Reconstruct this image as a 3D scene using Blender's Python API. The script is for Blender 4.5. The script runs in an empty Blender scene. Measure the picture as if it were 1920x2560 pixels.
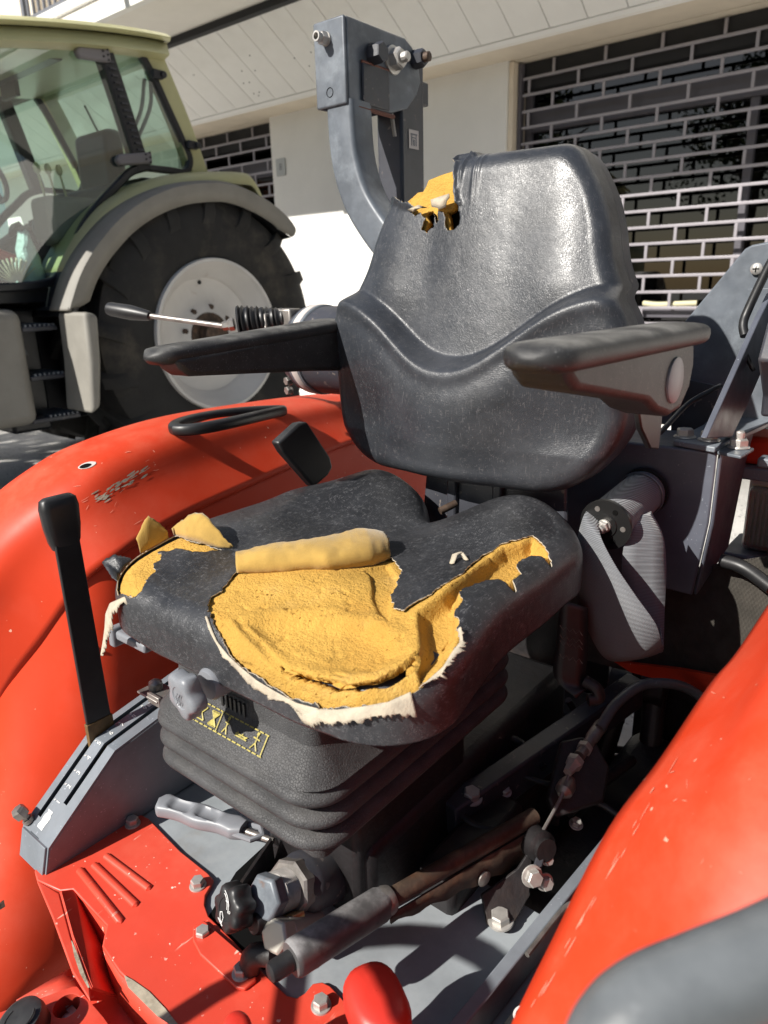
import bpy, bmesh, math, random
import numpy as np
from mathutils import Vector, Matrix, Euler
rad = math.radians
random.seed(7)
sc = bpy.context.scene
COL = sc.collection

# ------------------------------------------------------------------ camera
# world axes: +X towards the photograph's left, +Y towards the front of the red tractor, +Z up (metres)
PITCH, ROLL, FPX, PW, PH = rad(17.65), rad(1.5), 1788.0, 1920.0, 2560.0
CAM = Vector((-0.565, 0.8606, 1.33))
_a = rad(-50.5)
_XT = Vector((math.sin(_a), math.cos(_a), 0)); _YT = Vector((-math.cos(_a), math.sin(_a), 0))
def _w(v): return Vector((v.dot(_XT), v.dot(_YT), v.z))
FWD = _w(Vector((0, math.cos(PITCH), -math.sin(PITCH))))
_r0 = Vector((1, 0, 0)); _u0 = Vector((0, math.sin(PITCH), math.cos(PITCH)))
RIGHT = _w(math.cos(ROLL) * _r0 - math.sin(ROLL) * _u0)
UP = _w(math.cos(ROLL) * _u0 + math.sin(ROLL) * _r0)
cd = bpy.data.cameras.new('camera'); cam = bpy.data.objects.new('camera', cd); COL.objects.link(cam)
cam.matrix_world = Matrix(((RIGHT.x, UP.x, -FWD.x, CAM.x), (RIGHT.y, UP.y, -FWD.y, CAM.y), (RIGHT.z, UP.z, -FWD.z, CAM.z), (0, 0, 0, 1)))
cd.sensor_fit = 'HORIZONTAL'; cd.sensor_width = 36.0; cd.lens = 36.0 * FPX / PW
cd.clip_start = 0.02; cd.clip_end = 400
cd.dof.use_dof = True; cd.dof.focus_distance = 1.05; cd.dof.aperture_fstop = 9.0
cd.lens_unit = 'MILLIMETERS'
sc.camera = cam

# ------------------------------------------------------------------ sky, sun, exposure
SUN = Vector((0.33, 1.0, 0.79)).normalized()
elev = math.asin(SUN.z); azim = math.atan2(SUN.x, SUN.y)
w = bpy.data.worlds.new('World'); sc.world = w; w.use_nodes = True
nt = w.node_tree; bg = nt.nodes['Background']
sky = nt.nodes.new('ShaderNodeTexSky'); sky.sky_type = 'NISHITA'; sky.sun_disc = False
sky.sun_elevation = elev; sky.sun_rotation = azim
nt.links.new(sky.outputs[0], bg.inputs[0]); bg.inputs[1].default_value = 0.06
sd = bpy.data.lights.new('sun', 'SUN'); sd.energy = 5.0; sd.angle = rad(0.53); sd.color = (1.0, 0.955, 0.885)
so = bpy.data.objects.new('sun', sd); COL.objects.link(so); so.location = SUN * 30
so.rotation_euler = (-SUN).to_track_quat('-Z', 'Y').to_euler()
vs = sc.view_settings
sc.display_settings.display_device = 'sRGB'
vs.view_transform = 'Standard'; vs.look = 'None'; vs.gamma = 1.0; vs.exposure = 0.56; vs.use_curve_mapping = False
sc.render.engine = 'CYCLES'; sc.cycles.max_bounces = 8; sc.cycles.transparent_max_bounces = 16
sc.cycles.caustics_reflective = False; sc.cycles.caustics_refractive = False
sc.cycles.use_denoising = True

# ------------------------------------------------------------------ surveying: a photo pixel met with one known plane
def at(u, v, x=None, y=None, z=None):
    d = FWD + RIGHT * ((u - PW / 2) / FPX) - UP * ((v - PH / 2) / FPX)
    if x is not None: t = (x - CAM.x) / d.x
    elif y is not None: t = (y - CAM.y) / d.y
    else: t = (z - CAM.z) / d.z
    p = CAM + d * t
    return (p.x, p.y, p.z)

# ------------------------------------------------------------------ materials
MATS = {}
def mat(name, base, rough=0.5, metal=0.0, var=0.0, vscale=8.0, bump=None, specks=None, wear=None, coat=0.0, spec=0.5,
        rvar=0.0, dust=None, weave=None, emit=None, sheen=0.0, stains=None, aniso=None):
    m = bpy.data.materials.new(name); m.use_nodes = True; MATS[name] = m
    n, l = m.node_tree.nodes, m.node_tree.links
    b = n['Principled BSDF']
    b.inputs['Roughness'].default_value = rough; b.inputs['Metallic'].default_value = metal
    b.inputs['Specular IOR Level'].default_value = spec
    b.inputs['Coat Weight'].default_value = coat; b.inputs['Coat Roughness'].default_value = 0.12
    b.inputs['Sheen Weight'].default_value = sheen
    tc = n.new('ShaderNodeTexCoord')
    def noise(scale, detail=4.0, rough_=0.55, stretch=None):
        t = n.new('ShaderNodeTexNoise'); t.inputs['Scale'].default_value = scale
        t.inputs['Detail'].default_value = detail; t.inputs['Roughness'].default_value = rough_
        if stretch:
            mp = n.new('ShaderNodeMapping'); mp.inputs['Scale'].default_value = stretch[:3]
            if len(stretch) > 3: mp.inputs['Rotation'].default_value = stretch[3]
            l.new(tc.outputs['Object'], mp.inputs[0]); l.new(mp.outputs[0], t.inputs[0])
        else: l.new(tc.outputs['Object'], t.inputs[0])
        return t.outputs['Fac']
    def ramp(sock, lo, hi):
        r = n.new('ShaderNodeMapRange'); r.inputs[1].default_value = lo; r.inputs[2].default_value = hi
        r.interpolation_type = 'SMOOTHSTEP'; l.new(sock, r.inputs[0]); return r.outputs[0]
    def mix(fac, a, c, blend='MIX'):
        x = n.new('ShaderNodeMix'); x.data_type = 'RGBA'; x.blend_type = blend
        for s, v in ((0, fac), (6, a), (7, c)):
            if isinstance(v, (int, float)): x.inputs[s].default_value = v
            elif isinstance(v, tuple): x.inputs[s].default_value = (*v[:3], 1)
            else: l.new(v, x.inputs[s])
        return x.outputs[2]
    col = tuple(base)
    if var:
        f = ramp(noise(vscale, 5, .6), .3, .7)
        col = mix(f, tuple(c * (1 - var) for c in base), tuple(min(1, c * (1 + var)) for c in base))
    if stains:   # (colour, scale, lo, hi, amount)
        for c, s, lo, hi, am in stains:
            f = ramp(noise(s, 6, .65), lo, hi); mu = n.new('ShaderNodeMath'); mu.operation = 'MULTIPLY'; mu.inputs[1].default_value = am
            l.new(f, mu.inputs[0]); col = mix(mu.outputs[0], col, c)
    if specks:   # (colour, scale, threshold[, stretch])
        for sp in (specks if isinstance(specks, list) else [specks]):
            c, s, th = sp[:3]
            f = ramp(noise(s, 2, .5, sp[3] if len(sp) > 3 else None), th, th + .03)
            f2 = ramp(noise(s * .13, 3), .42, .6)
            mu = n.new('ShaderNodeMath'); mu.operation = 'MULTIPLY'; l.new(f, mu.inputs[0]); l.new(f2, mu.inputs[1])
            col = mix(mu.outputs[0], col, c)
    if weave:    # (scale, colour b)
        wv = n.new('ShaderNodeTexWave'); wv.inputs['Scale'].default_value = weave[0]; wv.bands_direction = weave[2]
        l.new(tc.outputs['Object'], wv.inputs[0]); col = mix(wv.outputs[1], col, weave[1])
    if dust:     # dust that settled on upward faces: (colour, amount)
        g = n.new('ShaderNodeNewGeometry'); sx = n.new('ShaderNodeSeparateXYZ'); l.new(g.outputs['Normal'], sx.inputs[0])
        f = ramp(sx.outputs[2], .2, 1.0); f2 = ramp(noise(14, 6, .65), .35, .75)
        mu = n.new('ShaderNodeMath'); mu.operation = 'MULTIPLY'; l.new(f, mu.inputs[0]); l.new(f2, mu.inputs[1])
        m2 = n.new('ShaderNodeMath'); m2.operation = 'MULTIPLY'; m2.inputs[1].default_value = dust[1]; l.new(mu.outputs[0], m2.inputs[0])
        col = mix(m2.outputs[0], col, dust[0])
    if wear:     # paint worn on convex edges: (colour, lo, hi)
        g = n.new('ShaderNodeNewGeometry')
        f = ramp(g.outputs['Pointiness'], wear[1], wear[2]); f2 = ramp(noise(40, 4), .4, .62)
        mu = n.new('ShaderNodeMath'); mu.operation = 'MULTIPLY'; l.new(f, mu.inputs[0]); l.new(f2, mu.inputs[1])
        col = mix(mu.outputs[0], col, wear[0])
    if isinstance(col, tuple): b.inputs['Base Color'].default_value = (*col, 1)
    else: l.new(col, b.inputs['Base Color'])
    if rvar:
        r = n.new('ShaderNodeMapRange'); r.inputs[1].default_value = .3; r.inputs[2].default_value = .7
        r.inputs[3].default_value = max(.03, rough - rvar); r.inputs[4].default_value = min(1, rough + rvar)
        l.new(noise(vscale * 2.3, 5, .65), r.inputs[0]); l.new(r.outputs[0], b.inputs['Roughness'])
    prev = None
    for bp in (bump or []):   # (kind, scale, strength, distance[, stretch])
        kind, s, st, di = bp[:4]
        if kind == 'v':
            t = n.new('ShaderNodeTexVoronoi'); t.feature = 'DISTANCE_TO_EDGE'; t.inputs['Scale'].default_value = s
            src = tc.outputs['Object']
            dn = n.new('ShaderNodeTexNoise'); dn.inputs['Scale'].default_value = s * .6; l.new(src, dn.inputs[0])
            ad = n.new('ShaderNodeVectorMath'); ad.operation = 'MULTIPLY_ADD'; ad.inputs[1].default_value = (.6 / s,) * 3
            l.new(dn.outputs['Color'], ad.inputs[0]); l.new(src, ad.inputs[2]); l.new(ad.outputs[0], t.inputs[0])
            h = ramp(t.outputs['Distance'], 0, .12)
        elif kind == 'w':
            t = n.new('ShaderNodeTexWave'); t.inputs['Scale'].default_value = s; t.bands_direction = bp[4]
            l.new(tc.outputs['Object'], t.inputs[0]); h = t.outputs[1]
        else: h = noise(s, 5, .6, bp[4] if len(bp) > 4 else None)
        bn = n.new('ShaderNodeBump'); bn.inputs['Strength'].default_value = st; bn.inputs['Distance'].default_value = di
        l.new(h, bn.inputs['Height'])
        if prev: l.new(prev, bn.inputs['Normal'])
        prev = bn.outputs[0]
    if prev: l.new(prev, b.inputs['Normal'])
    return m

VINYL = mat('black_vinyl', (.026, .027, .030), .36, var=.35, vscale=9, rvar=.09,
            bump=[('v', 420, .22, .0006), ('n', 38, .16, .002), ('n', 11, .25, .012)],
            specks=[((.11, .11, .115), 900, .60, (1, .10, 1)), ((.10, .10, .105), 900, .61, (.12, 1, 1)), ((.20, .20, .20), 420, .72)],
            stains=[((.075, .075, .08), 6, .45, .75, .4), ((.12, .11, .10), 26, .62, .78, .35)])
VINYL2 = mat('black_vinyl_back', (.026, .029, .035), .36, var=.3, vscale=8, rvar=.08,
            bump=[('v', 380, .2, .0006), ('n', 30, .15, .002), ('n', 9, .22, .012)],
            specks=[((.075, .075, .08), 900, .60, (1, 1, .07)), ((.08, .08, .085), 900, .63, (.15, 1, .6)), ((.20, .20, .21), 420, .76)],
            stains=[((.075, .078, .088), 7, .45, .75, .45), ((.13, .125, .12), 24, .64, .8, .3)])
ARM = mat('armrest_plastic', (.020, .020, .021), .52, var=.3, vscale=30, bump=[('n', 900, .35, .0008)],
          specks=((.12, .12, .12), 600, .64), dust=((.22, .215, .20), 1.0))
BELLOW = mat('bellows_rubber', (.044, .044, .046), .62, var=.25, vscale=20, bump=[('v', 330, .5, .0012), ('n', 60, .15, .002)],
             dust=((.12, .115, .11), .5), specks=((.10, .10, .10), 700, .64))
FOAM = mat('yellow_foam', (.54, .315, .07), .94, var=.10, vscale=16, spec=.12, bump=[('n', 420, .9, .002), ('n', 190, .8, .003), ('n', 46, .35, .004)],
           specks=[((.24, .12, .02), 150, .665), ((.17, .085, .015), 75, .70)], stains=[((.52, .25, .045), 7, .5, .78, .6), ((.62, .40, .14), 11, .55, .8, .5), ((.33, .22, .09), 26, .66, .82, .55)])
FABRIC = mat('yellow_backing_fabric', (.42, .265, .07), .95, var=.12, vscale=40, spec=.1, bump=[('n', 700, .5, .0012)], sheen=.3)
LINING = mat('white_fleece_lining', (.47, .41, .32), .95, var=.15, vscale=60, spec=.1, bump=[('n', 600, .6, .0015)],
             stains=[((.42, .33, .2), 30, .5, .75, .5)])
RED = mat('red_paint', (.60, .046, .013), .50, var=.05, vscale=3, spec=.25, dust=((.62, .20, .12), .35), bump=[('n', 5, .03, .01), ('n', 260, .05, .0006)],
          specks=((.80, .45, .33), 95, .735), rvar=.06, stains=[((.66, .10, .06), 4, .45, .8, .6), ((.50, .03, .012), 2.2, .5, .75, .35)])
REDP = mat('red_floor_paint', (.64, .062, .034), .46, var=.07, vscale=5, rvar=.08, bump=[('n', 160, .1, .001)],
           specks=[((.82, .62, .52), 120, .70), ((.80, .50, .40), 110, .70, (1, .10, 1, (0, 0, .6)))], stains=[((.70, .14, .09), 7, .45, .8, .6)])
REDK = mat('red_plastic', (.60, .035, .022), .42, var=.06, vscale=30, bump=[('n', 120, .12, .001)])
GREY = mat('grey_paint', (.17, .19, .215), .45, var=.14, vscale=12, rvar=.1, bump=[('n', 220, .1, .001)],
           specks=((.34, .37, .42), 260, .68), stains=[((.25, .28, .31), 8, .5, .8, .55)])
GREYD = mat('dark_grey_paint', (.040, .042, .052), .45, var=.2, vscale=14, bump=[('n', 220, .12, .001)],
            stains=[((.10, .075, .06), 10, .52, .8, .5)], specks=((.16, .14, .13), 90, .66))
FRAMEG = mat('frame_grey_paint', (.085, .092, .115), .42, var=.15, vscale=12, rvar=.08, bump=[('n', 220, .1, .001)], specks=((.22, .24, .27), 260, .70), stains=[((.13, .145, .17), 9, .5, .8, .5)])
GALV = mat('worn_grey_steel', (.115, .13, .15), .42, metal=.1, var=.2, vscale=16, rvar=.12, bump=[('n', 120, .12, .001)],
           stains=[((.26, .29, .32), 14, .48, .75, .6), ((.20, .09, .035), 9, .66, .74, .8)])
DECK = mat('grey_deck', (.27, .295, .315), .5, var=.16, vscale=9, rvar=.1, bump=[('n', 90, .12, .001)],
           stains=[((.34, .36, .37), 12, .45, .75, .6), ((.20, .17, .13), 7, .6, .8, .5)])
PLASTIC = mat('grey_plastic', (.205, .215, .235), .42, var=.06, vscale=30, bump=[('n', 300, .06, .0006)])
BLACKP = mat('black_plastic', (.014, .014, .015), .42, var=.2, vscale=30, bump=[('n', 260, .12, .0008)], dust=((.09, .09, .09), .4))
RUBBERG = mat('grey_rubber_grip', (.11, .12, .128), .40, var=.2, vscale=10, bump=[('n', 140, .1, .001)], rvar=.1,
              specks=((.2, .21, .22), 110, .66), dust=((.20, .215, .225), .7))
STEEL = mat('zinc_steel', (.50, .48, .45), .42, metal=.55, var=.15, vscale=40, bump=[('n', 200, .15, .001)], rvar=.1)
STEELD = mat('dull_steel', (.30, .28, .26), .45, metal=.7, var=.25, vscale=40, bump=[('n', 150, .2, .001)],
             stains=[((.16, .07, .03), 40, .55, .75, .6)])
RUST = mat('rusty_steel', (.075, .05, .036), .6, metal=.3, var=.35, vscale=30, bump=[('n', 160, .3, .001)],
           stains=[((.20, .13, .08), 30, .5, .72, .6), ((.16, .06, .025), 16, .55, .75, .6)])
DARKM = mat('dark_greasy_iron', (.017, .015, .016), .5, var=.4, vscale=14, bump=[('n', 60, .4, .004)],
            stains=[((.06, .04, .03), 9, .5, .75, .6)])
BRASS = mat('brass_fitting', (.55, .42, .2), .35, metal=.9)
BELT = mat('seat_belt_webbing', (.20, .21, .225), .6, weave=(150, (.085, .09, .10), 'Z'), bump=[('w', 190, .6, .001, 'Z'), ('n', 500, .2, .0006)], sheen=.3)
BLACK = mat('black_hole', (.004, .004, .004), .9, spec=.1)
WHITEP = mat('white_print', (.75, .75, .73), .5, var=.1, vscale=200)
YELLOWP = mat('yellow_print', (.36, .30, .06), .5, var=.3, vscale=300)
LABELW = mat('paper_label', (.55, .50, .47), .6)
WALL = mat('white_render', (.82, .81, .775), .85, var=.03, vscale=2, bump=[('n', 90, .1, .003)], stains=[((.74, .72, .68), 1.2, .5, .8, .35)])
PANEL = mat('white_cladding_panel', (.85, .84, .81), .55, var=.04, vscale=1.5, bump=[('n', 12, .03, .004)],
            stains=[((.70, .68, .63), 1.4, .5, .8, .4)], specks=((.12, .10, .09), 9, .80))
SOFFIT = mat('cream_soffit', (.80, .765, .70), .8, var=.03, vscale=3, bump=[('n', 60, .1, .003)])
TRIM = mat('beige_trim', (.74, .65, .52), .7, var=.05, vscale=4)
DARKGAP = mat('dark_joint', (.02, .02, .022), .8)
ANOD = mat('grille_aluminium', (.32, .30, .325), .38, metal=.25, var=.08, vscale=5)
FRAMEM = mat('dark_window_frame', (.085, .08, .095), .5, var=.1, vscale=3)
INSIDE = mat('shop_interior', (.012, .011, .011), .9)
GROUND = mat('concrete_yard', (.50, .485, .455), .9, var=.18, vscale=1.3, bump=[('n', 30, .3, .01), ('n', 4, .3, .02)],
             stains=[((.20, .185, .165), .9, .5, .72, .7), ((.12, .11, .10), 3, .6, .75, .5)], specks=((.16, .15, .14), 60, .6))
TYRE = mat('tyre_rubber', (.016, .0155, .015), .78, var=.3, vscale=5, bump=[('n', 40, .25, .006)],
           stains=[((.10, .085, .065), 3.0, .48, .72, .6)], dust=((.13, .11, .09), .15))
RIM = mat('white_wheel_rim', (.66, .64, .61), .5, var=.06, vscale=3, stains=[((.30, .22, .14), 4, .62, .74, .6)])
OLIVE = mat('yellow_green_paint', (.52, .50, .26), .42, var=.06, vscale=3, coat=.2)
GREYF = mat('grey_mudguard_plastic', (.24, .228, .20), .62, var=.08, vscale=6, bump=[('n', 80, .1, .002)])
ASPHALT = mat('added_road_asphalt', (.055, .055, .057), .9, var=.2, vscale=2, bump=[('n', 120, .4, .006)])
CABBLK = mat('black_cab_trim', (.013, .014, .017), .38, var=.2, vscale=8)
HINGE = mat('grey_hinge_cover', (.20, .185, .19), .5)
LEAF = mat('leaf_green', (.075, .105, .03), .6, var=.4, vscale=1.2)
BARK = mat('bark', (.10, .075, .05), .9, var=.3, vscale=6, bump=[('n', 20, .6, .02)])
BRICKM = mat('terracotta_facade', (.33, .14, .085), .85, var=.12, vscale=3)
MIRRORM = mat('lamp_reflector', (.72, .68, .52), .4, metal=.2)
FLOWER = mat('pink_petals', (.62, .16, .13), .7, var=.3, vscale=40)
RAILM = mat('railing_grey', (.15, .155, .17), .5)
MATTING = mat('woven_rubber_mat', (.085, .075, .062), .85, var=.25, vscale=30, bump=[('w', 150, .8, .002, 'X'), ('w', 150, .8, .002, 'Z')])
TAPE = mat('brown_tape', (.13, .075, .025), .6, var=.3, vscale=60)
PLATEB = mat('black_belt_hardware', (.012, .012, .012), .35)
CREAM = mat('bare_primer', (.42, .37, .28), .6, var=.2, vscale=60, stains=[((.10, .07, .04), 50, .5, .7, .7)])
PAPER = mat('crumpled_plastic_bag', (.62, .72, .74), .35, var=.1, vscale=12, bump=[('n', 14, .9, .03)])

def glass(name, tint, refl=0.08, rough=0.0, dirt=0.0):
    m = bpy.data.materials.new(name); m.use_nodes = True; n, l = m.node_tree.nodes, m.node_tree.links
    n.remove(n['Principled BSDF']); o = n['Material Output']
    tr = n.new('ShaderNodeBsdfTransparent'); tr.inputs[0].default_value = (*tint, 1)
    gl = n.new('ShaderNodeBsdfGlossy'); gl.inputs['Roughness'].default_value = rough
    fr = n.new('ShaderNodeFresnel'); fr.inputs[0].default_value = 1.5
    mx = n.new('ShaderNodeMixShader'); ad = n.new('ShaderNodeMath'); ad.operation = 'ADD'; ad.inputs[1].default_value = refl
    l.new(fr.outputs[0], ad.inputs[0]); l.new(ad.outputs[0], mx.inputs[0]); l.new(tr.outputs[0], mx.inputs[1]); l.new(gl.outputs[0], mx.inputs[2])
    last = mx.outputs[0]
    if dirt:
        df = n.new('ShaderNodeBsdfDiffuse'); df.inputs[0].default_value = (.5, .49, .45, 1)
        m2 = n.new('ShaderNodeMixShader'); m2.inputs[0].default_value = dirt
        l.new(last, m2.inputs[1]); l.new(df.outputs[0], m2.inputs[2]); last = m2.outputs[0]
    l.new(last, o.inputs['Surface']); return m
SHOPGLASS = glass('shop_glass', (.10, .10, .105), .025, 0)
CABGLASS = glass('green_tinted_glass', (.70, .86, .79), .075, 0, .02)
LENS = glass('ribbed_lamp_lens', (.9, .86, .68), .10, .12, .35)

# ------------------------------------------------------------------ mesh helpers
class MB:
    def __init__(s): s.v = []; s.f = []
    def add(s, vs_, fs_):
        o = len(s.v); s.v += [tuple(p) for p in vs_]; s.f += [tuple(i + o for i in f) for f in fs_]; return s
    def box(s, lo, hi, R=None, c=None):
        (a, b, d), (e, f, g) = lo, hi
        p = [(a, b, d), (e, b, d), (e, f, d), (a, f, d), (a, b, g), (e, b, g), (e, f, g), (a, f, g)]
        if R is not None: p = [tuple(Vector(c) + R @ Vector(q)) for q in p]
        return s.add(p, [(0, 3, 2, 1), (4, 5, 6, 7), (0, 1, 5, 4), (1, 2, 6, 5), (2, 3, 7, 6), (3, 0, 4, 7)])
    def prism(s, pts, thick):          # planar polygon (3D points) given thickness along its normal
        P = [Vector(p) for p in pts]; nrm = Vector((0, 0, 0))
        for i in range(len(P)):
            a, b = P[i], P[(i + 1) % len(P)]
            nrm += Vector(((a.y - b.y) * (a.z + b.z), (a.z - b.z) * (a.x + b.x), (a.x - b.x) * (a.y + b.y)))
        nrm.normalize(); k = len(P)
        if nrm.z < -.9 and thick > 0: P.reverse(); nrm = -nrm     # level plates: the given outline is the top face
        Q = [p - nrm * thick for p in P]
        return s.add(P + Q, [tuple(range(k))] + [tuple(range(2 * k - 1, k - 1, -1))] + [(i, i + k, (i + 1) % k + k, (i + 1) % k) for i in range(k)])
    def tube(s, pts, r, n=10, caps=True, flat=None):
        P = [Vector(p) for p in pts]; k = len(P)
        rr = r if isinstance(r, (list, tuple)) else [r] * k
        t0 = (P[1] - P[0]).normalized(); up = Vector((0, 0, 1)) if abs(t0.z) < .9 else Vector((1, 0, 0))
        nx = t0.cross(up).normalized(); vs_ = []; pt = t0
        for i in range(k):
            t = ((P[i] - P[i - 1]).normalized() if i else t0) + ((P[i + 1] - P[i]).normalized() if i < k - 1 else (P[i] - P[i - 1]).normalized())
            t.normalize(); q = pt.rotation_difference(t); nx = q @ nx; nx = (nx - t * nx.dot(t)).normalized(); pt = t; ny = t.cross(nx)
            fl = flat or 1.0
            for j in range(n):
                a = 2 * math.pi * j / n
                vs_.append(P[i] + nx * math.cos(a) * rr[i] + ny * math.sin(a) * rr[i] * fl)
        fs_ = [(i * n + j, i * n + (j + 1) % n, (i + 1) * n + (j + 1) % n, (i + 1) * n + j) for i in range(k - 1) for j in range(n)]
        if caps: fs_ += [tuple(range(n - 1, -1, -1)), tuple((k - 1) * n + j for j in range(n))]
        return s.add(vs_, fs_)
    def lathe(s, o, axis, prof, n=24, caps=True):   # prof: (distance along axis, radius)
        ax = Vector(axis).normalized(); u = ax.orthogonal().normalized(); v = ax.cross(u); o = Vector(o)
        vs_ = [o + ax * d + (u * math.cos(2 * math.pi * j / n) + v * math.sin(2 * math.pi * j / n)) * r for d, r in prof for j in range(n)]
        k = len(prof)
        fs_ = [(i * n + j, i * n + (j + 1) % n, (i + 1) * n + (j + 1) % n, (i + 1) * n + j) for i in range(k - 1) for j in range(n)]
        if caps: fs_ += [tuple(range(n - 1, -1, -1)), tuple((k - 1) * n + j for j in range(n))]
        return s.add(vs_, fs_)
    def sheet(s, rows, close=False):    # grid of points
        k, n = len(rows), len(rows[0])
        return s.add([p for r in rows for p in r], [(i * n + j, i * n + (j + 1) % n, (i + 1) * n + (j + 1) % n, (i + 1) * n + j)
                     for i in range(k - 1) for j in range(n if close else n - 1)])

def link(name, me, m, parent=None, label=None, kind=None):
    o = bpy.data.objects.new(name, me); COL.objects.link(o)
    if m is not None:
        for mm in (m if isinstance(m, (list, tuple)) else [m]): me.materials.append(mm)
    if parent is not None: o.parent = parent
    if label: o['label'] = label
    if kind: o['kind'] = kind
    return o
def obj(name, mb, m, parent=None, ang=38, bevel=0, label=None, kind=None, solid=0, sub=0, seg=2, fix=True, off=-1):
    me = bpy.data.meshes.new(name); me.from_pydata(mb.v, [], mb.f); me.validate()
    if fix:
        bm = bmesh.new(); bm.from_mesh(me); bmesh.ops.recalc_face_normals(bm, faces=bm.faces); bm.to_mesh(me); bm.free()
    me.polygons.foreach_set('use_smooth', [True] * len(me.polygons)); me.set_sharp_from_angle(angle=rad(ang))
    o = link(name, me, m, parent, label, kind)
    if solid: md = o.modifiers.new('t', 'SOLIDIFY'); md.thickness = solid; md.offset = off
    if bevel:
        md = o.modifiers.new('b', 'BEVEL'); md.width = bevel; md.segments = seg; md.limit_method = 'ANGLE'; md.angle_limit = rad(35); md.harden_normals = False
    if sub: md = o.modifiers.new('s', 'SUBSURF'); md.levels = sub; md.render_levels = sub
    return o
def empty(name, loc=(0, 0, 0), rz=0, label=None, cat=None, group=None, parent=None):
    o = bpy.data.objects.new(name, None); COL.objects.link(o); o.location = loc; o.rotation_euler = (0, 0, rz); o.empty_display_size = .1
    if label: o['label'] = label
    if cat: o['category'] = cat
    if group: o['group'] = group
    if parent: o.parent = parent
    return o
def inst(name, me, loc, nrm, parent, spin=0, scale=1.0, label=None):
    o = bpy.data.objects.new(name, me); COL.objects.link(o); o.parent = parent
    q = Vector((0, 0, 1)).rotation_difference(Vector(nrm).normalized())
    o.location = loc; o.rotation_mode = 'QUATERNION'; o.rotation_quaternion = q @ Euler((0, 0, spin)).to_quaternion(); o.scale = (scale,) * 3
    if label: o['label'] = label
    return o
def crom(P, n):                       # Catmull-Rom through points, n samples per span
    P = [Vector(p) for p in P]; out = []
    for i in range(len(P) - 1):
        a = P[i - 1] if i else P[0] * 2 - P[1]; b, c = P[i], P[i + 1]; d = P[i + 2] if i + 2 < len(P) else P[-1] * 2 - P[-2]
        for k in range(n):
            t = k / n
            out.append(.5 * ((2 * b) + (c - a) * t + (2 * a - 5 * b + 4 * c - d) * t * t + (3 * b - a - 3 * c + d) * t ** 3))
    out.append(P[-1]); return out
def bolt_mesh(name, m, af=.010, h=.008, washer=.0125, shank=None, n=6):
    b = MB(); r = af / math.cos(math.pi / 6)
    b.lathe((0, 0, 0), (0, 0, 1), [(0, 0.001), (0, washer), (.002, washer * .96), (.0026, r * 1.02)], 24)
    b.lathe((0, 0, .0022), (0, 0, 1), [(0, r), (h * .82, r), (h, r * .86), (h, .0008)], n)
    if shank: b.lathe((0, 0, h), (0, 0, 1), [(0, shank), (shank * 1.6, shank), (shank * 1.9, shank * .8)], 12)
    me = bpy.data.meshes.new(name); me.from_pydata(b.v, [], b.f); me.validate()
    bm = bmesh.new(); bm.from_mesh(me); bmesh.ops.recalc_face_normals(bm, faces=bm.faces); bm.to_mesh(me); bm.free()
    me.polygons.foreach_set('use_smooth', [True] * len(me.polygons)); me.set_sharp_from_angle(angle=rad(30)); me.materials.append(m); return me
def cable(name, pts, r, m, parent, n=10, k=8, label=None): return obj(name, MB().tube(crom(pts, k), r, n), m, parent, label=label)
def sstep(x, a, b):
    t = np.clip((x - a) / (b - a), 0, 1); return t * t * (3 - 2 * t)
# ================================================================== SETTING
GZ = 0.08
def ground():
    b = MB(); n = 40; L = 60
    b.sheet([[(-L + 2 * L * i / n, -L + 2 * L * j / n, GZ) for i in range(n + 1)] for j in range(n + 1)])
    o = obj('ground', b, GROUND); o['kind'] = 'structure'; o['label'] = 'sunlit pale concrete yard with patchy dark stains'
ground()

rd_ = obj('added_road', MB().box((-60, 3.0, GZ - .05), (60, 9.5, GZ + .004)), ASPHALT); rd_['kind'] = 'structure'  # added out of view, its dark surface tones down the window reflections
for y0 in (2.82, 9.505): kb = obj('kerb', MB().box((-60, y0, GZ - .05), (60, y0 + .175, GZ + .12)), SOFFIT, bevel=.012); kb['kind'] = 'structure'  # kerbs that come with the added road, also out of view
# ------------------------------------------------------------------ shop building (facade on the plane y = -5)
shop = empty('shop_building', (3, -5, GZ), 0, 'white rendered shop front with sloping clad canopy and balcony above', 'building')
SB = Matrix.Translation((-3, 5, -GZ))
def sobj(name, mb, m, parent=shop, **k):
    if parent is shop: mb.v = [(x - 3, y + 5, z - GZ) for x, y, z in mb.v]
    return obj(name, mb, m, parent, **k)
X1, X2, ZL = 2.83, 5.71, 3.04
sobj('wall', MB().box((X1, -5.35, GZ), (X2, -5.0, ZL + .3)), WALL, bevel=.01, label='white wall between the two windows, half in shade')
sobj('wall', MB().box((7.35, -5.35, GZ), (12, -5.0, ZL + .3)), WALL)
sobj('wall', MB().box((-6, -5.35, GZ), (-1.2, -5.0, ZL + .3)), WALL)
sobj('window_reveal', MB().box((X1 - .045, -5.36, GZ + .1), (X1 - .003, -5.02, ZL - .002)), TRIM, bevel=.004)
sobj('lintel', MB().box((-1.2, -5.4, ZL + .004), (X1 - .002, -5.03, ZL + .3)), TRIM); sobj('lintel', MB().box((X2 + .002, -5.4, ZL + .004), (7.35, -5.03, ZL + .3)), TRIM)
sobj('plinth', MB().box((-1.2, -5.32, GZ), (X1 - .05, -5.0, GZ + .1)), WALL, bevel=.006); sobj('plinth', MB().box((X2 + .01, -5.32, GZ), (7.34, -5.0, GZ + .1)), WALL, bevel=.006)
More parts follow.
